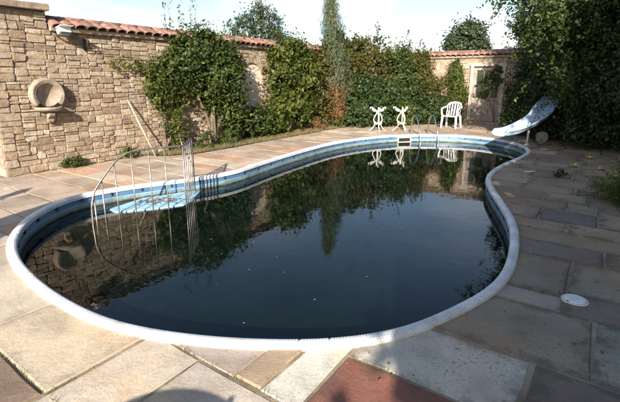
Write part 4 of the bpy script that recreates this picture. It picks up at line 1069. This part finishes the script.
# low plants along the verge
for i, (u_, v_, h, w_, m_, lb) in enumerate([(1.05, .10, .09, .16, 'lf_mid', 'small weed tuft at the wall foot below the stone basin'), (2.2, .12, .12, .12, 'lf_yel', 'small weed tuft at the wall foot left of the stake'),
        (4.0, .45, .22, .2, 'lf_mid', 'low green plant at the foot of the wall shrub trunk'), (4.75, .42, .26, .25, 'lf_mid', 'bushy low plant between the shrub trunk and the blind arch'), (9.55, .62, .28, .34, 'lf_yel', 'bright low plant at the verge left of the narrow conifer'), (8.6, .62, .2, .25, 'lf_brown', 'dry brownish plant on the verge under the vine')]):
    plant('low_plant', lb, 'plant', W(u_, v_, 0), [((u_, v_, h*.7), (w_, min(w_, v_-.02), h))], 900, .055, M[m_], 60+i, W, .04, .2, .4, 2, .006, 'low plants along the wall foot')
# verge grass
rng = np.random.default_rng(33); n = 9000
uu = rng.uniform(2.6, 13, n); ed = np.interp(uu, [e[0] for e in edge], [e[1] for e in edge]); vv_ = ed*(.12+.92*rng.random(n)**.6)
base = np.array([W(a_, b2, .016) for a_, b2 in zip(uu, vv_)]); h = rng.uniform(.03, .09, n)
lean = rng.normal(size=(n, 2))*.03; ang = rng.uniform(0, 2*math.pi, n); w_ = .006
V = np.stack([base+np.c_[np.cos(ang)*w_, np.sin(ang)*w_, np.zeros(n)], base-np.c_[np.cos(ang)*w_, np.sin(ang)*w_, np.zeros(n)], base+np.c_[lean, h]], 1).reshape(-1, 3)
tag(from_py('verge_grass', V.tolist(), np.arange(3*n).reshape(-1, 3).tolist(), M['grass']), 'dry yellowish grass on the verge along the left wall', 'grass', kind='stuff')

# trees beyond the walls
plant('distant_tree', 'dark bluish tree rising behind the left wall above the blind arch', 'tree', (-3.4, 28, 0), [((-3.0, 28, 5.0), (1.0, 1.0, .95)), ((-4.2, 28, 4.6), (.75, .8, .9)), ((-2.2, 28, 4.2), (.8, .9, .7)), ((-3.4, 28, 3.6), (1.8, 1.2, .7)), ((-3.0, 28, 5.75), (.45, .5, .5)), ((-4.75, 28, 3.9), (.55, .5, .4)), ((-4.3, 28, 5.3), (.3, .3, .35)), ((-1.6, 28, 3.8), (.5, .5, .5))], 8500, .15, M['lf_far'], 70, None, .17, .2, .45, 7, .16, 'trees beyond the walls', part='crown', trunk='trunk', shoots=70, shoot_len=.6)
plant('distant_tree', 'rounded green tree rising behind the back wall tiles', 'tree', (12.4, 34, 0), [((12.0, 34, 4.6), (1.3, 1.2, 1.0)), ((13.0, 34, 4.2), (.7, .8, .75)), ((12.4, 34, 5.1), (.75, .7, .5)), ((11.2, 34, 3.9), (.6, .7, .6)), ((13.5, 34, 3.6), (.5, .6, .4))], 10500, .20, M['lf_far'], 71, None, .2, .35, .5, 5, .18, 'trees beyond the walls', part='crown', trunk='trunk')
plant('distant_hedge', 'low distant green hedge just over the back wall by the tree', 'hedge', (16, 34, 0), [((15.8, 34, 2.9), (1.5, .8, .8)), ((18, 34, 3), (1.6, .8, .8)), ((9.5, 34, 2.3), (2, .8, .7))], 9000, .2, M['lf_far'], 72, None, .2, .4, .5, 2, .1)

# the dark mass on the right
def tree(name, label, base, blobs, n, size, mat, seed, **k):
    return plant(name, label, 'tree', base, blobs, n, size, mat, seed, None, k.get('clump', .14), k.get('fill', .3), .6, k.get('stems', 6), k.get('r', .16), 'trees on the right', k.get('droop', .8), 'crown', 'trunk', keep=k.get('keep'), shoots=k.get('shoots', 0), shoot_len=k.get('sl', .5))
tree('overhanging_tree', 'big overhanging tree whose branches hang down over the slide', (7.4, 10.6, 0),
     [((7.2, 10.3, 4.3), (1.6, 1.4, 1.2)), ((6.3, 10.0, 3.6), (.95, 1.0, .8)), ((7.8, 10, 3.0), (1.6, 1.3, 1.1)), ((6.3, 10.0, 2.8), (.85, .8, .9)), ((8.8, 10, 4.4), (1.6, 1.4, 1.5)), ((6.05, 9.9, 2.1), (.50, .45, .7)), ((5.4, 9.7, 3.05), (.75, .6, .42)), ((4.75, 9.5, 3.15), (.40, .35, .24)), ((4.25, 9.4, 3.25), (.28, .25, .10)), ((6.9, 10.4, 5.4), (1.4, 1.4, .8)), ((5.75, 9.7, 1.75), (.26, .26, .42)), ((5.3, 9.8, 2.45), (.34, .34, .38)), ((7.0, 9.8, 2.2), (.8, .7, .7)), ((6.25, 10.5, 1.9), (.42, .36, .45)), ((4.35, 9.4, 2.85), (.2, .2, .08)), ((6.15, 10.15, 1.5), (.30, .26, .42)), ((6.9, 9.3, 2.6), (.9, .6, .8)), ((5.7, 9.75, 1.35), (.12, .14, .25))], 95000, .072, M['lf_tree'], 80, shoots=420, sl=.7)
tree('evergreen_tree', 'dense evergreen tree at the right edge behind the paving', (8.7, 8.6, 0),
     [((8.4, 8.6, 1.3), (1.5, 1.1, 1.2)), ((8.6, 8.8, 2.8), (1.5, 1.2, 1.2)), ((7.4, 9.4, 1.4), (1.1, .8, 1.2)), ((8.6, 7.6, 2.2), (1.2, 1.0, 1.6)), ((8.2, 9.4, 4.3), (1.5, 1.1, 1.1)), ((7.3, 7.7, .7), (.6, .6, .65)), ((7.0, 9.2, 1.6), (.9, .5, 1.1)), ((6.7, 9.9, .6), (.6, .4, .6))], 72000, .08, M['lf_dark'], 81, fill=.45, shoots=250, sl=.5)
plant('dark_shrub', 'dense dark shrub mass between the garden door and the slide', 'shrub', (6.6, 13.2, 0), [((6.85, 13.5, 1.3), (.55, .6, 1.1)), ((6.1, 12.6, .45), (.45, .35, .45)), ((7.0, 13.0, 2.3), (.7, .8, .9)), ((7.4, 12.4, 1.0), (.9, .7, 1.0)), ((6.8, 13.3, 3.2), (.6, .6, .6)), ((6.65, 12.8, 1.4), (.45, .4, .7)), ((6.75, 12.9, 2.4), (.42, .4, .6)), ((5.93, 11.3, 1.5), (.20, .18, .20)), ((6.15, 11.5, 1.8), (.3, .22, .3))], 37000, .07, M['lf_dark'], 82, None, .09, .45, .55, 5, .04)
plant('dark_shrub', 'low dark shrub mass at the back of the shaded paving', 'shrub', (7.3, 10.9, 0), [((6.6, 11.5, .6), (.8, .45, .65)), ((7.4, 10.7, .6), (.9, .6, .65)), ((8.0, 9.9, .5), (.8, .6, .5)), ((6.6, 11.6, 1.5), (.6, .4, .6))], 24000, .07, M['lf_dark'], 83, None, .09, .5, .55, 4, .03)
# feathery juniper at the right edge
jn = thing('juniper_bush', 'feathery bright green juniper spreading in at the right edge', 'bush', (4.42, 5.30, 0)); rng = np.random.default_rng(44); P_, N_ = [], []
for k in range(420):
    a_ = rng.uniform(0, 2*math.pi); el = rng.uniform(.05, 1.2); L = rng.uniform(.4, .82)
    d = np.array((math.cos(a_)*math.cos(el), math.sin(a_)*math.cos(el), math.sin(el)*.8)); m_ = 80; tt = rng.random(m_)[:, None]**.7
    q = np.array((4.42, 5.30, .06))+d*L*tt+rng.normal(size=(m_, 3))*.018; q[:, 2] -= .10*(tt[:, 0]**2)*math.cos(el)
    P_.append(q); N_.append(rng.normal(size=(m_, 3))+np.array((0, 0, .6)))
P_ = np.vstack(P_); N_ = np.vstack(N_); k = P_[:, 2] > .01
leaf_mesh('foliage', M['lf_yel'], jn, (4.42, 5.30, 0), P_[k], N_[k], .034, .25, rng); tube('stem', [(0, 0, -.02), (0, 0, .25)], [.03, .012], M['bark'], jn)
plant('weed_tuft', 'small green weed growing in a joint beside the rim bend', 'weed', (4.25, 7.0, 0), [((4.25, 7.0, .05), (.09, .07, .05))], 260, .045, M['lf_mid'], 90, None, .03, .2, .4, 2, .005)

# ------------------------------------------------------------------ behind and beside the camera: what throws the shade
tree('shade_tree', 'broad leafy tree shading the near right corner of the paving', (2.4, -4.4, 0),
     [((1.5, -4, 2.9), (1.75, 1.1, 1.6)), ((2.6, -4, 4.3), (1.5, 1.2, 1.5)), ((3.2, -4, 2.0), (2.2, 1.2, 1.9)), ((3.7, -4, 5.4), (1.4, 1.2, 1.4)), ((4.6, -4, 3.4), (2, 1.3, 2.2)), ((1.4, -4, 1.6), (1.3, 1.0, 1.2))], 90000, .17, M['lf_mid'], 95, clump=.2, fill=.15, r=.2)
tree('shade_tree', 'tall leafy tree shading the right side of the court', (6.4, -3.4, 0),
     [((6.4, -3.4, 4.2), (2.4, 1.4, 3.6)), ((7.0, -2.8, 7.2), (2.3, 1.4, 2.0)), ((4.9, -3.6, 6.6), (1.6, 1.3, 1.4)), ((8.8, -1, 4), (2.4, 1.5, 3.5)), ((8.6, -1.5, 7.4), (2.2, 1.4, 2.0)), ((6.3, -3.4, 9.4), (2.0, 1.3, 1.6)), ((8.6, -3, 9.6), (2.0, 1.3, 1.6)), ((4.8, -3.4, 8.4), (1.15, 1.2, 1.3)), ((5.1, -3.4, 10.4), (1.2, 1.2, 1.0))], 150000, .18, M['lf_mid'], 96, clump=.22, fill=.15, r=.22)
cs = thing('clipped_conifer', 'clipped cone-shaped conifer beside the left end of the pool', 'conifer', (-4.12, .9, 0)); rng = np.random.default_rng(50)
n = 14000; z_ = 2.2*rng.random(n)**1.15; rad = .55*(1-z_/2.3)**.6*rng.uniform(.6, 1.05, n); a_ = rng.uniform(0, 2*math.pi, n)
leaf_mesh('crown', M['lf_dark'], cs, (-4.12, .9, 0), np.c_[-4.12+rad*np.cos(a_), .9+rad*np.sin(a_), .12+z_], np.c_[np.cos(a_), np.sin(a_), np.full(n, .3)], .07, .5, rng)
tube('trunk', [(0, 0, 0), (0, 0, 1.6)], [.05, .02], M['bark'], cs)
po = thing('wooden_post', 'square wooden post with a pointed cap left of the pool', 'post', (-4.85, 2.75, 0), .4)
box_part('shaft', (0, 0, .78), (.12, .12, 1.56), M['wood'], po, None, .008)
bm = bmesh.new(); bmesh.ops.create_cone(bm, segments=4, radius1=.11, radius2=.01, depth=.1, cap_ends=True); bmesh.ops.rotate(bm, cent=(0, 0, 0), matrix=Matrix.Rotation(math.pi/4, 3, 'Z'), verts=bm.verts); bmesh.ops.translate(bm, vec=(0, 0, 1.61), verts=bm.verts); from_bm('cap', bm, M['wood'], po)
gt = thing('round_table', 'round white garden table at the near edge of the paving', 'table', (-.95, -.02, 0))
bm = bmesh.new(); add_lathe(bm, [(.40, .70), (.43, .705), (.435, .72), (.43, .735), (.36, .735)], 40); from_bm('table_top', bm, M['white_iron'], gt)
bm = bmesh.new(); add_lathe(bm, [(.035, .03), (.03, .1), (.03, .65), (.06, .699)], 16); from_bm('column', bm, M['white_iron'], gt)
for k in range(3):
    a_ = R(120*k); tube('foot', [(0, 0, .06), (.16*math.cos(a_), .16*math.sin(a_), .05), (.3*math.cos(a_), .3*math.sin(a_), .016)], .016, M['white_iron'], gt, 8)
bo = thing('bottle', 'small glass bottle standing on the round garden table', 'bottle', (-.71, .09, .735))
bm = bmesh.new(); add_lathe(bm, [(.04, 0), (.042, .02), (.042, .06), (.018, .08), (.016, .10)], 16); from_bm('body', bm, M['glass'], bo, None, True)
bm = bmesh.new(); add_lathe(bm, [(.018, .10), (.018, .115), (.014, .118)], 12); from_bm('cap', bm, M['white_plastic'], bo)
